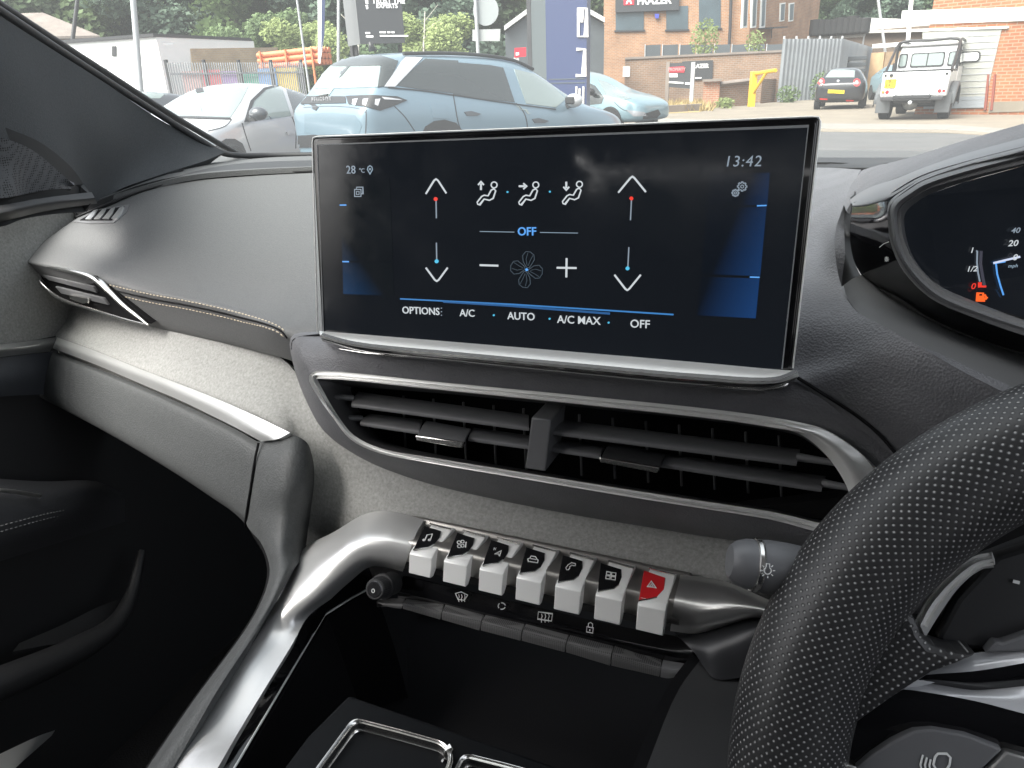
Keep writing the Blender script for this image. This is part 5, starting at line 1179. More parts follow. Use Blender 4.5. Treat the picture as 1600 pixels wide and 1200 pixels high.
# two floodlight poles
def pole(px0, py0, px1, R, r, m, name, lab, cat='lamp post', group=None):
    b = gp(px1, R); zt_ = max(8, ztop(px0, -20, R)); a = at(px0, py0, R=R)
    o = tube(name, [b, b+(a-b)*1.35], [r*1.2, r], m, None, 10, 1); tag(o, lab, cat, group); return o
pole(1372, 0, 1366, 60, .09, m_metal, 'lamp_post', 'thin grey lamp post in front of the far conifers')
pole(208, 0, 243, 24, .075, m_metal, 'lamp_post', 'leaning pale grey lamp post in front of the white building')
pole(121, 0, 124, 50, .10, m_darkmetal, 'utility_pole', 'dark wooden pole behind the brown roof', 'pole')
pole(529, 0, 541, 30, .055, m_metal, 'lamp_post', 'slim grey pole just right of the feather flag')

# ---- dealer totem
A, B = gp(857, 16.2), gp(916, 16.0)
to_ = thing('dealer_totem', 'tall navy and grey dealership totem with letters running up its edge', 'sign', tuple((A+B)/2))
PT = fpl(A, B); nT = facing(PT); z9 = 6
prism('front_panel', [A, B, B-nT*.35, A-nT*.35], 0, z9, m_navy, to_)
A2 = gp(831, 16.9); prism('side_panel', [A2, A+V((0, 0, 0))-nT*.02, A-nT*.3, A2-nT*.3], 0, z9, m_totgrey, to_)
prism('edge_strip', [gp(830, 16.8), gp(836, 16.75), gp(836, 17), gp(830, 17)], 0, z9, m_darkmetal, to_)
for y in (124, 130): ribbons('groove', [([(857, y), (914, y-1)], 1)], PT, m_totgrey, to_, .01, .008)
RO = lambda L, w_: ribbons('lettering', [(l, w_) + ((True,) if c else ()) for l, c in L], PT, m_totlet, to_, .03, .025)
RO([([(909.5, 35), (909.5, 13), (917, 13), (916, 57), (904, 57), (904, 12)], 0)], 4)
RO([([(901, 77), (914, 77), (912.5, 118), (900, 118)], 0)], 4.5)
RO([([(901, 135), (900.5, 180)], 0), ([(906, 138), (905.5, 176)], 0), ([(912, 135), (911, 180)], 0)], 3)
# ---- dark gabled shed behind the totem, red board
A, B = gp(798, 33), gp(941, 33); n5 = facing(fpl(A, B))
gs = thing('gabled_shed', 'dark grey clad shed with a gable roof behind the totem', 'shed', tuple((A+B)/2))
ze = ztop(800, 50, 33); zp = ztop(870, -6, 33); M_ = (A+B)/2
vs = [V((A.x, A.y, 0)), V((B.x, B.y, 0)), V((B.x, B.y, ztop(941, 38, 33))), V((M_.x, M_.y, zp)), V((A.x, A.y, ze))]
vs += [v-n5*9 for v in vs]
mk('wall', vs, [(0, 1, 2, 3, 4), (5, 6, 7, 8, 9), (0, 1, 6, 5), (1, 2, 7, 6), (4, 0, 5, 9)], m_dclad, gs, False)
e1, e2, e3 = vs[2]+V((0, 0, .05)), vs[3]+V((0, 0, .05)), vs[4]+V((0, 0, .05))
for a, b in ((e1, e2), (e2, e3)):
    q = [a+n5*.3, b+n5*.3, b-n5*9, a-n5*9]; q += [v+V((0, 0, .18)) for v in q]
    mk('roof', q, [(0, 1, 2, 3), (4, 5, 6, 7), (0, 1, 5, 4), (1, 2, 6, 5), (2, 3, 7, 6), (3, 0, 4, 7)], mat('pale_roof', (.5, .5, .5), .6), gs, False)
PR = fpl(gp(795, 30), gp(830, 30))
rb = thing('red_board', 'small red board on a white post beside the dark shed', 'sign', tuple(gp(812, 30)))
plate('board', [(804, 75), (822, 74), (822, 88), (804, 90)], PR, m_signred, rb, 0, .08); plate('lettering', [(806, 82), (811, 82), (811, 86), (806, 87)], PR, m_signwht, rb, .02, .03)
p = gp(812, 30); box('post', (p.x, p.y+.1, ztop(812, 90, 30)/2), (.2, .06, ztop(812, 90, 30)), m_wfr, rb)
# ---- big hoarding
A, B = gp(588, 30), gp(653, 30.0); n6 = facing(fpl(A, B)); PH = fpl(A, B)
hb = thing('advert_hoarding', 'black roadside advert hoarding with white lettering and a grey return panel', 'hoarding', tuple((A+B)/2))
zb = ztop(620, 67, 30); zt = 7.5
prism('front_board', [A, B, B-n6*.2, A-n6*.2], zb, zt, m_signblk, hb)
A2 = gp(570, 31.2); PH2 = fpl(A2, A); prism('return_board', [A2, A-n6*.01-(A-A2).normalized()*.01, A-n6*.2, A2-n6*.2], zb, zt, mat('return_grey', (.16, .165, .17), .5), hb)
PHf = (PH[0]+n6*.01, PH[1])
textpx('lettering', 'TRUST THE', 607, 2, 7, PHf, m_signwht, hb, tilt=0, bold=.03, depth_=.03); textpx('lettering', 'EXPERTS', 604.5, 9.5, 6, PHf, m_signwht, hb, tilt=0, bold=.03, depth_=.03)
for x0, x1, y, w_ in ((593, 603, 50.5, 2.6), (605, 610, 50.5, 2.6), (611.5, 616.5, 50.5, 2.6), (593.5, 638, 56, 2.2)): ribbons('small_print', [([(x0, y), (x1, y)], w_)], PH, m_signwht, hb, .03, .02)
for x0, x1, y, w_ in ((572, 579, 51.5, 2.4), (573, 584, 57, 2.4)): ribbons('small_print', [([(x0, y), (x1, y)], w_)], PH2, m_signwht, hb, .03, .02)
for y, s in ((3, 'HE'), (11.5, 'TS')): textpx('lettering', s, 573.5, y, 5.5, (PH2[0]+facing(PH2)*.02, PH2[1]), m_signwht, hb, tilt=-.15, bold=.03, depth_=.03)
for x in (575, 581, 645): p = gp(x, 31); box('leg', (p.x, p.y, zb/2), (.12, .12, zb), m_darkmetal, hb)
# ---- road sign seen from behind, and flag pole
rs_ = thing('road_sign', 'round grey road sign seen from behind with a small plate below on its post', 'road sign', tuple(gp(758, 24)))
p = gp(758, 24); tube('post', [p, V((p.x, p.y, 5))], .055, m_metal, rs_, 10, 1)
PRS = (V((p.x, p.y, 0)), V((math.sin(R_(23)), -math.cos(R_(23)), 0)))
plate('disc', circ(759, 16, 20, 24, n=28), PRS, mat('sign_back', (.33, .35, .35), .6), rs_, -.06, .03)
plate('small_plate', [(738, 46), (782, 45), (781, 64), (738, 64)], PRS, mat('plate_back', (.38, .39, .38), .6), rs_, -.06, .03)
ff = thing('feather_flag', 'white and navy feather flag on a pole by the pipe rack', 'flag', tuple(gp(505, 26)))
p = gp(505, 26); tube('pole', [p, V((p.x, p.y, 6))], .035, m_metal, ff, 8, 1)
PF = (V((p.x, p.y, 0)), V((math.sin(R_(23)), -math.cos(R_(23)), 0)))
plate('banner', [(496, -40), (508, -40), (506, 60), (500, 100), (497, 98)], PF, m_signwht, ff, 0, .02); plate('banner_stripe', [(503, -40), (509, -40), (507, 55), (502, 78)], PF, m_navy, ff, .012, .01)

# ---- left side buildings
A, B, C = gp(60, 47), gp(294, 40), gp(434, 44)
wb_ = thing('white_building', 'low white rendered building with a flat roof on the left', 'building', tuple((A+B)/2)); zt = ztop(294, 57, 40)
nB = facing(fpl(A, B)); Dd = gp(200, 62)
prism('wall', [A, B, C, Dd], 0, zt, m_white, wb_)
prism('roof_edge', [A+nB*.15, B+nB*.15, C+nB*.15, Dd], zt+.002, zt+.14, m_darkmetal, wb_)
PWh = fpl(A, B); PBf = fpl(B, C)
plate('brick_face', [(297, 76), (433, 74), (433, 150), (303, 150)], PBf, m_brick4, wb_, .05, .06)
for q in ((176, 72, 182, 88), (213, 72, 217, 78)): plate('wall_vent', qd(*q), PWh, m_darkmetal, wb_, .05, .08)
for x0, x1, y in ((160, 180, 107), (188, 204, 71), (225, 240, 70), (255, 272, 69)): ribbons('wall_crack', [([(x0, y), (x1, y-.5)], .8)], PWh, m_grey, wb_, .02, .018)
A, B = gp(-20, 62), gp(215, 60)
bn = thing('pitched_roof_hall', 'grey brown pitched roof hall behind the white building', 'building', tuple((A+B)/2)); nH = facing(fpl(A, B))
ze = ztop(180, 60, 60); prism('wall', [A, B, B-nH*9, A-nH*9], 0, ze, m_brick3, bn)
zr = ztop(120, 28, 66)
vs = [V((A.x, A.y, ze))+nH*.5, V((B.x, B.y, ze))+nH*.5, V((gp(140, 64).x, gp(140, 64).y, zr)), V((A.x, A.y, zr))-nH*5]; vs += [v+V((0, 0, .15)) for v in vs]
mk('roof', vs, [(0, 1, 2, 3), (4, 5, 6, 7), (0, 1, 5, 4), (1, 2, 6, 5), (2, 3, 7, 6), (3, 0, 4, 7)], m_roof, bn, False)
PHh = fpl(A, B)
for k in range(6): plate('window', [(84+k*17, 55.5+k*.6), (98+k*17, 56+k*.6), (98+k*17, 61+k*.6), (84+k*17, 60.5+k*.6)], PHh, m_winp, bn, .05, .05)
# palisade fence
A, B = gp(303, 30), gp(500, 33)
pf = thing('palisade_fence', 'grey steel palisade fence in front of the stacked containers', 'fence', tuple((A+B)/2)); zt = ztop(400, 97, 31.5)
vs, fs = [], []; N = 62; u = (B-A).normalized(); nP = V((u.y, -u.x, 0))
def addbox(c, a, b, h):
    base = len(vs)
    for z in (0, h):
        for s, q in ((-1, -1), (1, -1), (1, 1), (-1, 1)): vs.append(V((c.x, c.y, 0))+u*a*s+nP*b*q+V((0, 0, c.z+z)))
    fs.extend([tuple(base+i for i in f) for f in ((0, 3, 2, 1), (4, 5, 6, 7), (0, 1, 5, 4), (1, 2, 6, 5), (2, 3, 7, 6), (3, 0, 4, 7))])
for k in range(N): addbox(A.lerp(B, k/(N-1)), .018, .012, zt)
mk('pales', vs, fs, m_metal, pf, False); vs, fs = [], []
for z in (.4, zt-.4):
    for k in range(1): addbox((A+B)/2-nP*.05+V((0, 0, z)), (B-A).length/2, .03, .06)
mk('rail', vs, fs, m_metal, pf, False)
for k in range(5): q = A.lerp(B, k/4)-nP*.09; box('post', (q.x, q.y, zt/2+.05), (.1, .1, zt+.1), m_darkmetal, pf)
# coloured containers behind it, pipe rack above
for x0, x1, y, c, nm in ((320, 348, 112, (.55, .35, .33), 'dusty pink'), (349, 378, 110, (.62, .13, .15), 'red'), (379, 402, 112, (.35, .2, .45), 'purple'), (403, 432, 115, (.08, .36, .25), 'green'), (433, 460, 108, (.18, .33, .6), 'blue'), (461, 490, 107, (.7, .5, .1), 'yellow')):
    a, b = gp(x0, 36), gp(x1, 36); n_ = facing(fpl(a, b)); o = prism('skip_container', [a, b, b-n_*1.5, a-n_*1.5], 0, ztop(x0, y, 36), mat('container_'+nm.replace(' ', '_'), c, .6)); tag(o, nm+' storage tub standing behind the palisade fence', 'storage tub', 'coloured tubs behind the palisade fence')
    prism('tub_rim', [a+n_*.06, b+n_*.06, b+n_*.0, a+n_*.0], ztop(x0, y, 36)-.12, ztop(x0, y, 36)+.04, mat('rim_'+nm.replace(' ', '_'), tuple(v*.8 for v in c), .6), o)
A, B = gp(437, 40), gp(527, 38)
pr_ = thing('pipe_rack', 'rack stacked with long orange pipes behind the palisade fence', 'pipe rack', tuple((A+B)/2))
zt = ztop(480, 77, 39); m_opipe = mat('orange_pipe', (.62, .19, .08), .6, noise=(2, .85, 1.1))
for r_ in range(3):
    for k in range(4):
        z = zt-.18-.26*r_; off = -facing(fpl(A, B))*(.3*k)
        tube('pipe', [V((A.x, A.y, z))+off, V((B.x, B.y, z+.12))+off], .13, m_opipe, pr_, 10, 1)
for f in (.08, .5, .92):
    q = A.lerp(B, f)+facing(fpl(A, B))*.2; box('rack_post', (q.x, q.y, zt/2), (.08, .08, zt), m_opipe, pr_)

# ---- trees
CROWNS = {}
def crown(kind, seed):
    random.seed(seed); vs, fs = [], []
    if kind == 'broad': blobs = [(V((random.gauss(0, 1.9), random.gauss(0, 1.9), random.uniform(3.2, 8.6))), random.uniform(1.1, 2.0)) for _ in range(17)]
    else: blobs = [(V((random.gauss(0, .22*(11-z)*.5), random.gauss(0, .22*(11-z)*.5), z)), max(.45, .2*(11.5-z))) for z in np.linspace(1.8, 10.8, 22)]
    for c, r in blobs:
        for k in range(int(230*r*r) if kind == 'broad' else int(330*r)+60):
            q = V((random.gauss(0, 1), random.gauss(0, 1), random.gauss(0, 1))).normalized()*r*random.uniform(.55, 1.08)
            p = c+V((q.x, q.y, q.z*(.8 if kind == 'broad' else .75))); s = random.uniform(.10, .26)
            u = V((random.gauss(0, 1), random.gauss(0, 1), random.gauss(0, .6))).normalized(); v = u.orthogonal(); b = len(vs)
            vs += [p-u*s, p+v*s*.55, p+u*s, p-v*s*.55]; fs.append((b, b+1, b+2, b+3))
    me = bpy.data.meshes.new('crown'); me.from_pydata([tuple(v) for v in vs], [], fs); return me
for k in range(3): CROWNS['broad', k] = crown('broad', 20+k)
for k in range(2): CROWNS['conifer', k] = crown('conifer', 50+k)
def tree(px, R, h, kind, v, m, lab, cat='tree', group=None):
    p = gp(px, R); t_ = thing('conifer_tree' if kind == 'conifer' else 'leafy_tree', lab, cat, tuple(p), random.uniform(0, 6), group, 0, h/11)
    me = CROWNS[kind, v].copy(); me.materials.clear(); me.materials.append(m)
    o = bpy.data.objects.new('crown', me); COL.objects.link(o); o.parent = t_
    mk('trunk', *trunkmesh(kind, px), m_bark, t_, True, local=True)
def trunkmesh(kind, seed):
    rn = random.Random(seed); vs, fs = [], []
    def limb(a, b, r0, r1):
        d = (b-a).normalized(); x = d.orthogonal().normalized(); y = d.cross(x); base = len(vs)
        for p, r in ((a, r0), ((a+b)/2+x*rn.uniform(-.2, .2), (r0+r1)/2), (b, r1)):
            for k in range(7): th = k*2*math.pi/7; vs.append(p+(x*math.cos(th)+y*math.sin(th))*r)
        for g_ in (0, 7):
            for k in range(7): fs.append((base+g_+k, base+g_+(k+1) % 7, base+g_+7+(k+1) % 7, base+g_+7+k))
    limb(V((0, 0, 0)), V((.1, .1, 4.5)), .3, .2)
    if kind == 'conifer': limb(V((.1, .1, 4.4)), V((0, 0, 10.5)), .2, .03)
    else:
        for k in range(7):
            a = k*.9; limb(V((.1, .1, rn.uniform(2.8, 4.6))), V((2.3*math.cos(a), 2.3*math.sin(a), rn.uniform(5, 8.2))), .13, .03)
    return vs, fs
TL = [(-20, 75, 16, 'b', 1), (45, 80, 17, 'b', 2), (105, 76, 15, 'b', 1), (165, 80, 18, 'b', 4), (225, 72, 15, 'b', 2), (280, 78, 17, 'b', 1), (335, 70, 14.5, 'b', 4), (385, 74, 16, 'b', 1), (430, 66, 13.5, 'b', 2), (475, 72, 15, 'b', 1), (330, 52, 4.9, 'b', 3), (275, 55, 5.0, 'b', 3), (455, 53, 7.0, 'b', 2), (515, 50, 6.2, 'b', 3), (485, 52, 4.6, 'b', 3),
      (520, 70, 15, 'b', 4), (560, 62, 13, 'c', 4), (600, 66, 14, 'b', 4), (648, 60, 12.5, 'c', 1), (683, 56, 13, 'c', 4), (715, 60, 13.5, 'c', 1), (745, 54, 12, 'c', 4), (785, 58, 14, 'c', 1), (700, 46, 6, 'b', 3), (822, 62, 13, 'c', 2), (860, 75, 14, 'b', 2), (905, 80, 14, 'b', 1),
      (1265, 95, 13, 'b', 1), (1298, 90, 12, 'c', 4), (1325, 98, 13, 'b', 1), (1350, 92, 12.5, 'c', 4), (1380, 96, 12, 'b', 1), (1405, 100, 13, 'b', 4)]
LM = {1: m_leaf1, 2: m_leaf2, 3: m_leaf3, 4: m_leaf4}; LW = {1: 'dark green', 2: 'mid green', 3: 'pale yellow green', 4: 'blue green'}
WH = {'L': 'over the left roofs', 'M': 'behind the hoarding', 'R': 'beyond the storage shed'}
import collections
cnt = collections.Counter()
def zone(x): return 'L' if x < 545 else ('M' if x < 940 else 'R')
for x, R, h, k, m in TL: cnt[(k, m, zone(x))] += 1
seen = collections.Counter(); ORD = ['first', 'second', 'third', 'fourth', 'fifth', 'sixth', 'seventh']
for i, (x, R, h, k, m) in enumerate(sorted(TL)):
    key_ = (k, m, zone(x)); nm = 'conifer' if k == 'c' else ('bushy young tree' if h < 8 else 'leafy tree'); seen[key_] += 1
    lab = f'{LW[m]} {nm} {WH[zone(x)]}' if cnt[key_] == 1 else f'{LW[m]} {nm} {WH[zone(x)]}, {ORD[seen[key_]-1]} such from the left'
    tree(x, R, h, 'conifer' if k == 'c' else 'broad', i % (2 if k == 'c' else 3), LM[m], lab, group='trees along the skyline')
random.seed(5)
# bare birch stems between the conifers
for px, R, lab in ((566, 45, 'thin pale bare trunk left of the hoarding'), (664, 44, 'thin pale bare sapling right of the hoarding')):
    b = gp(px, R); t_ = thing('bare_sapling', lab, 'tree', tuple(b)); tp = at(px-3, -30, R=R) if px < 600 else at(px, 18, R=R)
    tube('trunk', [b, b.lerp(tp, .5)+V((.1, 0, 0)), tp], [.09, .07, .03], mat('birch_bark', (.45, .43, .37), .8), t_, 7, 4)
    for k in range(6):
        a = b.lerp(tp, .45+.09*k); tube('branch', [a, a+V((random.uniform(-1, 1), random.uniform(-.4, .4), random.uniform(.4, 1.0)))], [.03, .01], MATS['birch_bark'], t_, 5, 1)
# far tree line
vs, fs = [], []
for k in range(9000):
    px = random.uniform(-300, 1500); R = random.uniform(105, 125); p = gp(px, R); z = random.uniform(.5, 1)**.6*(11+3*math.sin(px*.021)+2*math.sin(px*.053+1)); s = random.uniform(.35, .8)
    u = V((random.gauss(0, 1), random.gauss(0, 1), random.gauss(0, .6))).normalized(); v = u.orthogonal(); b = len(vs); p = V((p.x, p.y, z)); vs += [p-u*s, p+v*s*.6, p+u*s, p-v*s*.6]; fs.append((b, b+1, b+2, b+3))
tag(mk('distant_wood', vs, fs, m_leaf1, None, False), 'far dark band of woodland closing the view behind the nearer trees', 'woodland', kind='stuff')
# ================================================================== vehicles
def car_body(root, st, m, crease=.35):
    """st rows: x, (half width, z) x4 from sill to roof edge, roof centre z. x forward, y left."""
    vs, fs = [], []; NR = 10
    for s in st:
        x, zl, wl, wm, zm, wb, zb, wr, zr, zt = s
        half = [(0, zl), (wl, zl), (wm, zm), (wb, zb), (wr, zr), (0, zt)]
        ring = half+[(-a, b) for a, b in half[-2:0:-1]]
        vs += [V((x, a, b)) for a, b in ring]
    for i in range(len(st)-1):
        for k in range(NR): fs.append((i*NR+k, i*NR+(k+1) % NR, (i+1)*NR+(k+1) % NR, (i+1)*NR+k))
    fs += [tuple(range(NR)), tuple(range((len(st)-1)*NR, len(st)*NR))]
    me = bpy.data.meshes.new('tmp'); me.from_pydata([tuple(v) for v in vs], [], fs)
    bm = bmesh.new(); bm.from_mesh(me); bmesh.ops.recalc_face_normals(bm, faces=bm.faces)
    cl = bm.edges.layers.float.new('crease_edge'); bm.verts.ensure_lookup_table()
    for e in bm.edges:
        k = [v.index % NR for v in e.verts]
        if k[0] == k[1] and k[0] in (3, 7): e[cl] = crease
        if k[0] == k[1] and k[0] in (4, 6, 1, 9): e[cl] = crease*.8
    bm.to_mesh(me); bm.free()
    to = bpy.data.objects.new('tmp', me); COL.objects.link(to); md = to.modifiers.new('s', 'SUBSURF'); md.levels = md.render_levels = 3
    me2 = bpy.data.meshes.new_from_object(to.evaluated_get(bpy.context.evaluated_depsgraph_get()))
    V2 = [v.co.copy() for v in me2.vertices]; F2 = [tuple(p.vertices) for p in me2.polygons]
    bpy.data.objects.remove(to); bpy.data.meshes.remove(me); bpy.data.meshes.remove(me2)
    o = mk('body', V2, F2, m, root, True, local=True)
    M = WM[root.name]; bv = BVHTree.FromPolygons([M @ v for v in V2], F2)
    return o, bv
def wheel(root, x, y, r, w_, side):
    ax = V((0, side, 0)); o = lathe_l('wheel', V((x, y-side*w_, r)), ax, [(0, r*.6), (0, r*.93), (w_*.1, r), (w_*.9, r), (w_, r*.93), (w_, r*.66)], m_tyre, root)
    lathe_l('rim', V((x, y-side*w_*.4, r)), ax, [(0, r*.62), (w_*.36, r*.66), (w_*.39, r*.60), (w_*.25, r*.2), (w_*.3, r*.1)], m_rim, o)
    return o
def lathe_l(name, o, ax, prof, m, parent, n=28):
    a = ax.orthogonal().normalized(); b = ax.cross(a); vs = []; fs = []
    for h, r in prof:
        for k in range(n): th = 2*math.pi*k/n; vs.append(o+ax*h+(a*math.cos(th)+b*math.sin(th))*r)
    for i in range(len(prof)-1):
        for k in range(n): fs.append((i*n+k, i*n+(k+1) % n, (i+1)*n+(k+1) % n, (i+1)*n+k))
    fs += [tuple(range(n)), tuple(range((len(prof)-1)*n, len(prof)*n))]
    return mk(name, vs, fs, m, parent, True, local=True, sharp=30)
def mirror(root, x, y, z, side, m):
    o = mk('mirror', *ell(V((x, y, z)), (.11, .13, .09)), m, root, True, local=True)
    box('mirror_arm', (x+.03, y-side*.1, z-.07), (.06, .14, .05), m_trim, o, 0, True); return o
def ell(c, r, nu=16, nv=10):
    vs, fs = [], []
    for i in range(nv+1):
        f = math.pi*i/nv
        for k in range(nu): t_ = 2*math.pi*k/nu; vs.append(c+V((r[0]*math.sin(f)*math.cos(t_), r[1]*math.sin(f)*math.sin(t_), r[2]*math.cos(f))))
    for i in range(nv):
        for k in range(nu): fs.append((i*nu+k, i*nu+(k+1) % nu, (i+1)*nu+(k+1) % nu, (i+1)*nu+k))
    return vs, fs
def carthing(lab, x, y, deg, group=None, pitch=0, sc=1, z=0, name='parked_car', cat='car'):
    return thing(name, lab, cat, (x, y, z), R_(deg), group, pitch, sc)
GRP = 'cars parked around the forecourt'

# ---- blue SUV
r = carthing('light blue seven seat SUV with dark tinted windows seen from behind', -5.65, 7.70, 63.8, GRP, .03, 1.02)
#       x    zl   wl   wm   zm   wb   zb   wr   zr   zt
ST = [(-.02, .50, .60, .72, .66, .76, .92, .70, .98, 1.00), (.02, .42, .78, .86, .68, .86, .98, .80, 1.06, 1.08), (.10, .34, .86, .92, .68, .90, 1.06, .80, 1.13, 1.15),
      (.20, .30, .88, .945, .68, .915, 1.08, .77, 1.24, 1.27), (.42, .28, .90, .95, .70, .92, 1.09, .68, 1.56, 1.62), (.55, .26, .90, .95, .70, .92, 1.09, .655, 1.61, 1.67), (1.2, .24, .90, .95, .70, .92, 1.07, .65, 1.66, 1.715),
      (2.2, .24, .90, .945, .70, .915, 1.03, .64, 1.66, 1.715), (2.75, .24, .90, .945, .70, .91, 1.01, .62, 1.60, 1.66), (3.25, .24, .90, .945, .70, .905, .995, .64, 1.34, 1.40), (3.72, .24, .90, .94, .68, .89, .985, .74, 1.05, 1.09),
      (4.3, .26, .88, .92, .66, .84, .93, .66, .97, 1.0), (4.62, .28, .80, .84, .62, .74, .82, .58, .87, .89), (4.76, .34, .60, .64, .60, .58, .72, .46, .76, .78)]
bo, bv = car_body(r, ST, m_blue_p); ref = WM[r.name] @ V((1.5, -.9, 1)); M = WM[r.name]
decal('rear_window', [(474, 138), (497, 96), (520, 91), (562, 89), (596, 94), (590, 136), (540, 138)], bv, m_liteglass, r, ref, .006)
decal('window_trim', [(497, 96), (503, 90), (545, 86), (596, 88), (622, 96), (606, 134), (590, 137), (596, 103), (560, 104), (520, 104)], bv, m_carglass, r, ref, .011)
decal('pillar_panel', [(600, 136), (626, 98), (634, 90), (660, 91), (640, 112), (617, 136)], bv, m_silver_p, r, ref, .012)
decal('side_window', [(619, 134), (645, 108), (664, 92), (716, 95), (709, 146), (660, 140)], bv, m_carglass, r, ref)
decal('side_window', [(708, 147), (716, 98), (765, 102), (786, 106), (804, 160), (750, 154)], bv, m_carglass, r, ref)
decal('side_window', [(822, 162), (803, 108), (835, 116), (862, 133), (884, 155), (868, 168)], bv, m_liteglass, r, ref)
decal('windscreen', [(864, 130), (872, 131), (905, 158), (892, 162)], bv, m_liteglass, r, ref)
def onroof(x, y): return bv.ray_cast(M @ V((x, y, 4)), V((0, 0, -1)))[0]+V((0, 0, .035))
for y_ in (-.56, .56): tube('roof_rail', [onroof(x, y_) for x in (.75, 1.3, 1.9, 2.5, 2.85)], .022, m_trim, r, 8, 3)
decal('lamp_bar', [(466, 152), (470, 150.5), (540, 151), (541, 161.5), (467, 163)], bv, m_trim, r, ref, .008)
decal('tail_lamp', [(541, 150.5), (580, 149), (620, 151), (636, 157), (612, 167), (594, 173), (575, 168), (545, 163)], bv, m_trim, r, ref, .010)
for x in (552, 568, 586): decal('lamp_claw', [(x, 156), (x+8, 155), (x+4, 166), (x-1, 164)], bv, m_lamp, r, ref, .014)
decal('lamp_claw', [(596, 152), (622, 155), (628, 157), (600, 156)], bv, m_lamp, r, ref, .014)
for s, a in (('PEUGEOT', 500),):
    h = bv.ray_cast(CAMP, ray(503, 157).normalized()); h2 = bv.ray_cast(CAMP, ray(523, 156).normalized())
    rt_ = (h2[0]-h[0]).normalized(); text3('badge_lettering', s, h[0]+h[1]*.012+(CAMP-h[0]).normalized()*.01, rt_, V((0, 0, 1)), .085, m_lamp, r, .006, space=1.5)
for L in ([(708, 147), (711, 165), (716, 192), (722, 208)], [(806, 161), (818, 175), (823, 190), (824, 200)], [(572, 171), (572, 190), (571, 214)], [(616, 166), (632, 182), (648, 205)], [(690, 100), (712, 97)]): seam('panel_gap', L, 1.2, bv, m_trim, bo, ref)
seam('window_line', [(606, 137), (660, 142), (710, 149), (806, 163), (868, 171)], 1.5, bv, m_trim, bo, ref, .01)
seam('panel_gap', [(474, 168), (520, 166), (560, 170), (572, 176)], 1.2, bv, m_dark_p, bo, ref)
decal('boot_recess', [(476, 178), (520, 176), (556, 180), (566, 196), (560, 212), (500, 212), (476, 208)], bv, paint('blue_paint_shaded', (.125, .185, .228)), bo, ref, .004)  # flat panel: shade of the recess painted as a darker body colour
decal('bumper', [(462, 212), (572, 209), (560, 228), (462, 231)], bv, m_trim, r, ref, .012)
decal('fuel_flap', [(672, 162), (696, 163), (700, 186), (676, 184)], bv, m_blue_p, bo, ref, .006)
for q in ((725, 175), (831, 186)): decal('door_handle', [(q[0], q[1]), (q[0]+10, q[1]-1.5), (q[0]+26, q[1]+3), (q[0]+20, q[1]+6), (q[0]+4, q[1]+6)], bv, m_dark_p, r, ref, .012, 3, .02)
decal('wheel_arch', [(658, 212), (664, 198), (678, 189), (694, 187), (712, 192), (722, 204), (726, 214)], bv, m_trim, r, ref, .012)
mo = mirror(r, 3.25, -1.03, 1.10, -1, m_silver_p); box('mirror_glass', (3.165, -1.03, 1.10), (.05, .17, .10), m_trim, mo, 0, True, .02)
for x, s in ((.95, -1), (.95, 1), (3.75, -1), (3.75, 1)): wheel(r, x, s*.95, .36, .24, s)
tube('rear_wiper', [M @ V((.12, .35, 1.18)), M @ V((.14, .10, 1.20))], .02, m_trim, r, 6, 1)
lathe_l('antenna', V((.75, 0, 1.70)), V((-.3, 0, 1)).normalized(), [(0, .05), (.1, .02)], m_trim, r, 10)

# ---- silver fastback, front three-quarter view
r = carthing('silver hatchback facing the camera at the left of the blue SUV', -8.55, 11.05, -81.2, GRP)
ST = [(0, .45, .6, .72, .65, .74, .9, .68, .95, .97), (.12, .3, .84, .88, .65, .85, .98, .72, 1.05, 1.08), (.9, .24, .88, .92, .65, .88, 1.0, .62, 1.30, 1.34), (1.6, .24, .89, .925, .65, .885, .985, .58, 1.41, 1.455),
      (2.2, .24, .89, .925, .65, .88, .97, .57, 1.40, 1.45), (2.75, .24, .89, .92, .65, .875, .955, .60, 1.20, 1.25), (3.2, .24, .89, .92, .63, .87, .94, .72, .99, 1.03), (3.8, .25, .88, .90, .6, .83, .86, .66, .90, .94), (4.25, .27, .82, .84, .55, .74, .72, .58, .77, .79), (4.45, .34, .58, .62, .5, .56, .6, .46, .64, .66)]
bo, bv = car_body(r, ST, m_silver_p); ref = WM[r.name] @ V((3, .7, 1)); M = WM[r.name]
decal('windscreen', [(236, 162), (262, 146), (286, 136), (330, 133.5), (389, 135), (376, 160), (360, 184), (310, 182), (262, 181)], bv, m_liteglass, r, ref)
decal('windscreen_edge', [(262, 182), (310, 183), (360, 185), (361, 187), (310, 186), (262, 184)], bv, m_trim, bo, ref, .012)
decal('side_window', [(384, 190), (396, 156), (416, 138), (434, 134.5), (440, 136), (455, 181), (420, 187)], bv, m_liteglass, r, ref)
decal('side_window', [(446, 136), (468, 138), (500, 146), (490, 178), (460, 180)], bv, m_carglass, r, ref)
decal('window_trim', [(391, 158), (412, 138), (434, 133), (438, 134), (416, 140), (397, 158), (386, 190), (381, 191)], bv, m_trim, bo, ref, .012)
seam('panel_gap', [(456, 182), (462, 200), (462, 232)], 1.2, bv, m_trim, bo, ref); seam('panel_gap', [(378, 192), (384, 212), (392, 236)], 1.2, bv, m_trim, bo, ref); seam('bonnet_gap', [(362, 187), (352, 197), (325, 205)], 1.2, bv, m_trim, bo, ref)
decal('wheel_arch', [(332, 240), (338, 226), (352, 217), (366, 217), (378, 224), (385, 240)], bv, m_trim, r, ref, .01)
decal('door_handle', [(446, 206), (458, 204), (459, 209), (448, 211)], bv, m_silver_p, r, ref, .03, 3, .03)
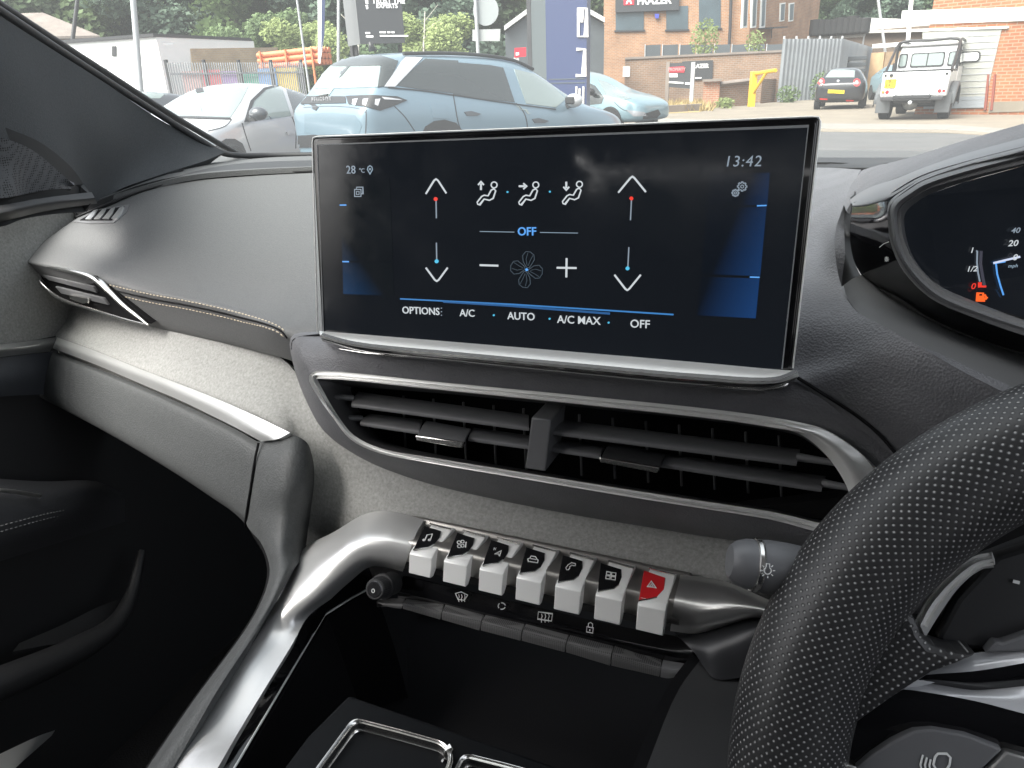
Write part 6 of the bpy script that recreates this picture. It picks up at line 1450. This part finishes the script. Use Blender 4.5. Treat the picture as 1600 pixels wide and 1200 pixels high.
mirror(r, 2.95, 1.0, 1.02, 1, m_dark_p)
for x, s in ((.85, 1), (.85, -1), (3.55, 1), (3.55, -1)): wheel(r, x, s*.925, .34, .22, s)
decal('rear_view_mirror', [(304, 140), (317, 138), (319, 144), (308, 146)], bv, m_trim, r, ref, .012)
# ---- dark car beyond it, only the roof shows
def small_car(lab, x, y, deg, pnt, top=1.45, L=4.2, glass=None, sc=1):
    r = carthing(lab, x, y, deg, GRP, 0, sc)
    k = L/4.45; ST2 = [(s[0]*k, *s[1:8], s[8]*top/1.455 if s[8] > 1.1 else s[8], s[9]*top/1.455 if s[9] > 1.1 else s[9]) for s in ST]
    bo, bv = car_body(r, ST2, pnt)
    for x_, s in ((.85*k, 1), (.85*k, -1), (3.55*k, 1), (3.55*k, -1)): wheel(r, x_, s*.925, .33, .22, s)
    return r, bo, bv, WM[r.name] @ V((L*.6, 0, 1))
r, bo, bv, ref = small_car('dark grey car mostly hidden between the window pillar and the silver hatchback', -13.6, 14.2, -100, m_dark_p)
decal('windscreen', [(212, 140), (225, 134), (252, 136), (262, 143), (250, 154), (235, 154)], bv, m_liteglass, r, ref)
# ---- pale blue car behind the totem, front three-quarter
r, bo, bv, ref = small_car('pale blue small car pointing right beyond the dealer totem', -7.9, 20.9, -20.5, m_pale_p, 1.55, 4.3)
decal('windscreen', [(934, 124), (948, 128), (966, 138), (986, 154), (962, 159), (948, 152)], bv, m_liteglass, r, ref)
decal('side_window', [(918, 146), (921, 130), (930, 134), (944, 152), (940, 162), (922, 164)], bv, m_carglass, r, ref)
decal('headlamp', [(979, 172), (1006, 175), (1012, 181), (990, 182)], bv, m_lamp, r, ref, .012)
decal('grille', [(1006, 178), (1028, 171), (1032, 178), (1026, 184), (1004, 186)], bv, m_trim, r, ref, .012)
seam('bonnet_gap', [(960, 160), (975, 172), (1000, 175)], 1, bv, m_trim, bo, ref)
mirror(r, 2.9, -1.0, 1.02, -1, m_trim)
# ---- small light blue car behind the black hatchback
r, bo, bv, ref = small_car('pale car half hidden between the black hatchback and the white pickup', gp(1362, 40).x, gp(1362, 40).y, -80, m_pale_p, 1.5, 4.0)
decal('windscreen', [(1340, 104), (1352, 98), (1374, 98), (1378, 114), (1346, 118)], bv, m_liteglass, r, ref)

# ---- black hatchback, rear view
r = carthing('small black hatchback with round red tail lamps parked rear towards the road', .50, 29.6, 86, GRP, 0, .96)
ST = [(0, .4, .6, .70, .6, .70, .8, .62, .86, .88), (.08, .3, .80, .84, .6, .82, .88, .72, .95, .97), (.25, .26, .84, .87, .62, .84, .95, .68, 1.05, 1.08), (.6, .24, .85, .88, .62, .84, .97, .56, 1.38, 1.42), (1.1, .24, .85, .88, .62, .84, .95, .55, 1.42, 1.46),
      (1.9, .24, .85, .87, .62, .83, .92, .54, 1.40, 1.45), (2.6, .24, .85, .87, .62, .82, .9, .6, 1.15, 1.2), (3.0, .24, .85, .86, .6, .8, .88, .66, .95, 1.0), (3.7, .26, .78, .8, .55, .7, .75, .55, .8, .83), (4.05, .34, .5, .55, .5, .5, .6, .4, .64, .66)]
bo, bv = car_body(r, ST, m_black_p); ref = WM[r.name] @ V((.1, 0, .8)); M = WM[r.name]
decal('rear_window', [(1289, 121), (1299, 109.5), (1318, 108.5), (1336, 110), (1335, 121)], bv, m_liteglass, r, ref, step=2)
decal('side_window', [(1340, 110), (1349, 109), (1357, 117), (1360, 123), (1346, 123)], bv, m_carglass, r, ref, step=2)
for c in ((1283, 128), (1338.5, 129.5)):
    decal('tail_lamp', circ(*c, 5.6, n=14), bv, m_lampred, r, ref, .03, 2, .04); decal('lamp_centre', circ(*c, 2.6, n=10), bv, mat('lamp_pink', (.7, .25, .25), .2), r, ref, .04, 2, .02)
decal('number_plate', [(1294, 140), (1319.5, 141), (1319, 146.5), (1293.5, 145.5)], bv, m_plate, r, ref, .02, 2, .02)
h = bv.ray_cast(CAMP, ray(1306, 143.4).normalized()); text3('plate_lettering', 'AF59 LHP', h[0]+(CAMP-h[0]).normalized()*.06, (M.to_3x3() @ V((0, -1, 0))), V((0, 0, 1)), .115, m_ink, r, .004)
decal('badge', circ(1309.5, 127, 2, n=10), bv, m_lamp, r, ref, .02, 1.5, .02)
decal('bumper', [(1271, 152), (1346, 154), (1345, 160), (1272, 158)], bv, m_trim, r, ref, .008)
for q in ((1281, 153.5), (1322, 156)): decal('reflector', [(q[0], q[1]), (q[0]+12, q[1]+.5), (q[0]+12, q[1]+2.5), (q[0], q[1]+2)], bv, m_lampred, r, ref, .015, 2, .02)
seam('panel_gap', [(1286, 134), (1310, 136), (1334, 136)], .7, bv, m_trim, bo, ref)
tube('rear_wiper', [M @ V((.2, .3, 1.0)), M @ V((.24, -.05, 1.04))], .015, m_trim, r, 6, 1)
for x, s in ((.65, -1), (.65, 1), (3.1, -1), (3.1, 1)): wheel(r, x, s*.87, .31, .21, s)

# ---- white pickup 4x4, rear view, built from boxed panels
r = thing('pickup_truck', 'white boxy off-road double cab pickup with roll cage and mud flaps', 'pickup truck', (gp(1400, 22.4).x, gp(1400, 22.4).y, 0), R_(77), GRP, 0, .97)
M = WM[r.name]
def lb(name, c, s, m, par=r, bev=.02): return box(name, c, s, m, par, 0, True, bev)
lb('rear_body', (.85, 0, .92), (1.7, 1.58, .62), m_white_p, r, .03)
cab_v = [(1.72, -.80, .60), (1.72, .80, .60), (1.72, .80, 1.28), (1.76, .70, 1.86), (1.76, -.70, 1.86), (1.72, -.80, 1.28)]
vs = [V(p) for p in cab_v]+[V((3.35, y, z)) for _, y, z in cab_v]
cab = bevel_mesh(mk('cab', vs, [(0, 1, 2, 3, 4, 5), (6, 7, 8, 9, 10, 11)]+[(i, (i+1) % 6, 6+(i+1) % 6, 6+i) for i in range(6)], m_white_p, r, False, local=True), .05, 3)
lb('roof', (2.55, 0, 1.90), (1.75, 1.42, .06), m_white_p, r, .03)
lb('bonnet', (4.0, 0, .95), (1.2, 1.5, .55), m_white_p, r, .05)
def cabplate(name, pts, m, off, th=.02, par=None):
    """polygon in (y,z) set on the back of the cab"""
    vs, fs = poly_solid([V((1.72+.04*max(0, (z-1.28)/.58)-off, y, z)) for y, z in pts], V((-1, 0, 0)), th)
    return bevel_mesh(mk(name, vs, fs, m, par or r, False, local=True), .006, 1)
def rrect(y0, z0, y1, z1, q=.06): return [tuple(p) for p in rr([(y0, z0), (y1, z0), (y1, z1), (y0, z1)], q, 3)]
for y0, y1 in ((.72, .50), (.42, -.42), (-.50, -.72)):
    rim_ = cabplate('window', rrect(y0, 1.33, y1, 1.70), m_trim, .02)
    cabplate('pane', rrect(y0-.03 if y0 > y1 else y0, 1.36, y1+.03, 1.67), m_liteglass, .028, .02, rim_)
cabplate('window_post', [(.015, 1.34), (-.015, 1.34), (-.015, 1.69), (.015, 1.69)], m_trim, .035, .02)
# roll cage
for s in (1, -1):
    tube('roll_cage', [M @ V(p) for p in ((.25, s*.78, 1.2), (1.3, s*.76, 1.85), (1.62, s*.74, 1.98), (3.2, s*.72, 1.98))], .035, m_trim, r, 8, 3)
tube('roll_cage', [M @ V(p) for p in ((1.62, .76, 1.2), (1.62, .75, 1.9), (1.62, .66, 2.0), (1.62, 0, 2.0), (1.62, -.66, 2.0), (1.62, -.75, 1.9), (1.62, -.76, 1.2))], .035, m_trim, r, 8, 3)
lb('load_cover', (.85, 0, 1.245), (1.68, 1.6, .04), m_trim, r, .01)
tg = lb('tailgate', (-.012, 0, .93), (.04, .92, .58), m_white_p, r, .015)
for y in (.40, 0, -.40): lb('tailgate_rib', (-.045, y, .93), (.03, .025, .54), m_metal, tg, .005)
lb('rear_bumper', (-.05, 0, .56), (.12, 1.5, .10), m_darkmetal, r, .02); lb('step_plate', (-.06, 0, .60), (.14, .9, .1), m_trim, r, .02)
def rnd(name, y, z, rad, m, x=-.03): return lathe_l(name, V((x+.04, y, z)), V((-1, 0, 0)), [(0, rad), (.05, rad), (.06, rad*.8)], m, r, 14)
for s in (1, -1):
    rnd('tail_lamp', s*.62, .74, .045, m_lampred); rnd('tail_lamp', s*.72, .74, .035, mat('amber', (.5, .2, .03), .3) if s > 0 else m_lampred); rnd('lamp', s*.72, 1.15, .03, m_trim)
rnd('lamp', .58, 1.15, .045, m_trim)
npl = lb('number_plate', (-.03, .57, .95), (.03, .28, .22), m_plate, r, .005)
for z, s in ((1.0, 'V807'), (.91, 'EAG')): text3('plate_lettering', s, M @ V((-.052, .57, z)), M.to_3x3() @ V((0, -1, 0)), V((0, 0, 1)), .11, m_ink, npl, .004)
text3('badge_lettering', 'DEFENDER', M @ V((-.012, -.62, .93)), M.to_3x3() @ V((0, -1, 0)), V((0, 0, 1)), .05, m_trim, r, .004)
for s in (1, -1):
    for x in (.85, 3.7):
        wheel(r, x, s*.86, .40, .26, s)
        pts = [V((x+.52*math.cos(t_), s*.80, .42+.52*math.sin(t_))) for t_ in np.linspace(0, math.pi, 9)]
        G = np.array([[tuple(p) for p in pts], [tuple(p+V((0, s*.16, .0))) for p in pts], [tuple(p+V((0, s*.17, -.07))) for p in pts]])
        vs, fs = grid_mesh(G, .02); mk('wheel_arch', vs, fs, mat('arch_grey', (.09, .095, .10), .6) if 'arch_grey' not in MATS else MATS['arch_grey'], r, True, local=True)
    lb('mud_flap', (.28, s*.72, .44), (.03, .36, .50), MATS['arch_grey'], r, .01)
    lb('door_mirror', (3.15, s*1.0, 1.35), (.08, .18, .24), m_trim, r, .02)
lb('axle', (.85, 0, .40), (.16, 1.3, .16), m_darkmetal, r, .05); mk('differential', *ell(V((.82, .12, .40)), (.17, .2, .17)), m_metal, r, True, local=True); lb('chassis', (2.2, 0, .52), (4.2, .9, .16), m_darkmetal, r, .03)
rnd('tow_hitch', 0, .47, .05, m_metal, -.2); tube('spare_snorkel', [M @ V((3.4, -.82, 1.0)), M @ V((3.4, -.83, 1.9))], .04, m_trim, r, 8, 1)
for x0, x1 in ((1.85, 2.5), (2.6, 3.25)):
    pts = [V((x0, -.815, 1.32)), V((x1, -.815, 1.32)), V((x1, -.735, 1.74)), V((x0, -.735, 1.74))]; vs, fs = poly_solid(pts, V((0, -1, .15)).normalized(), .03); mk('side_window', vs, fs, m_carglass, r, False, local=True)

print('objects', len(bpy.data.objects))
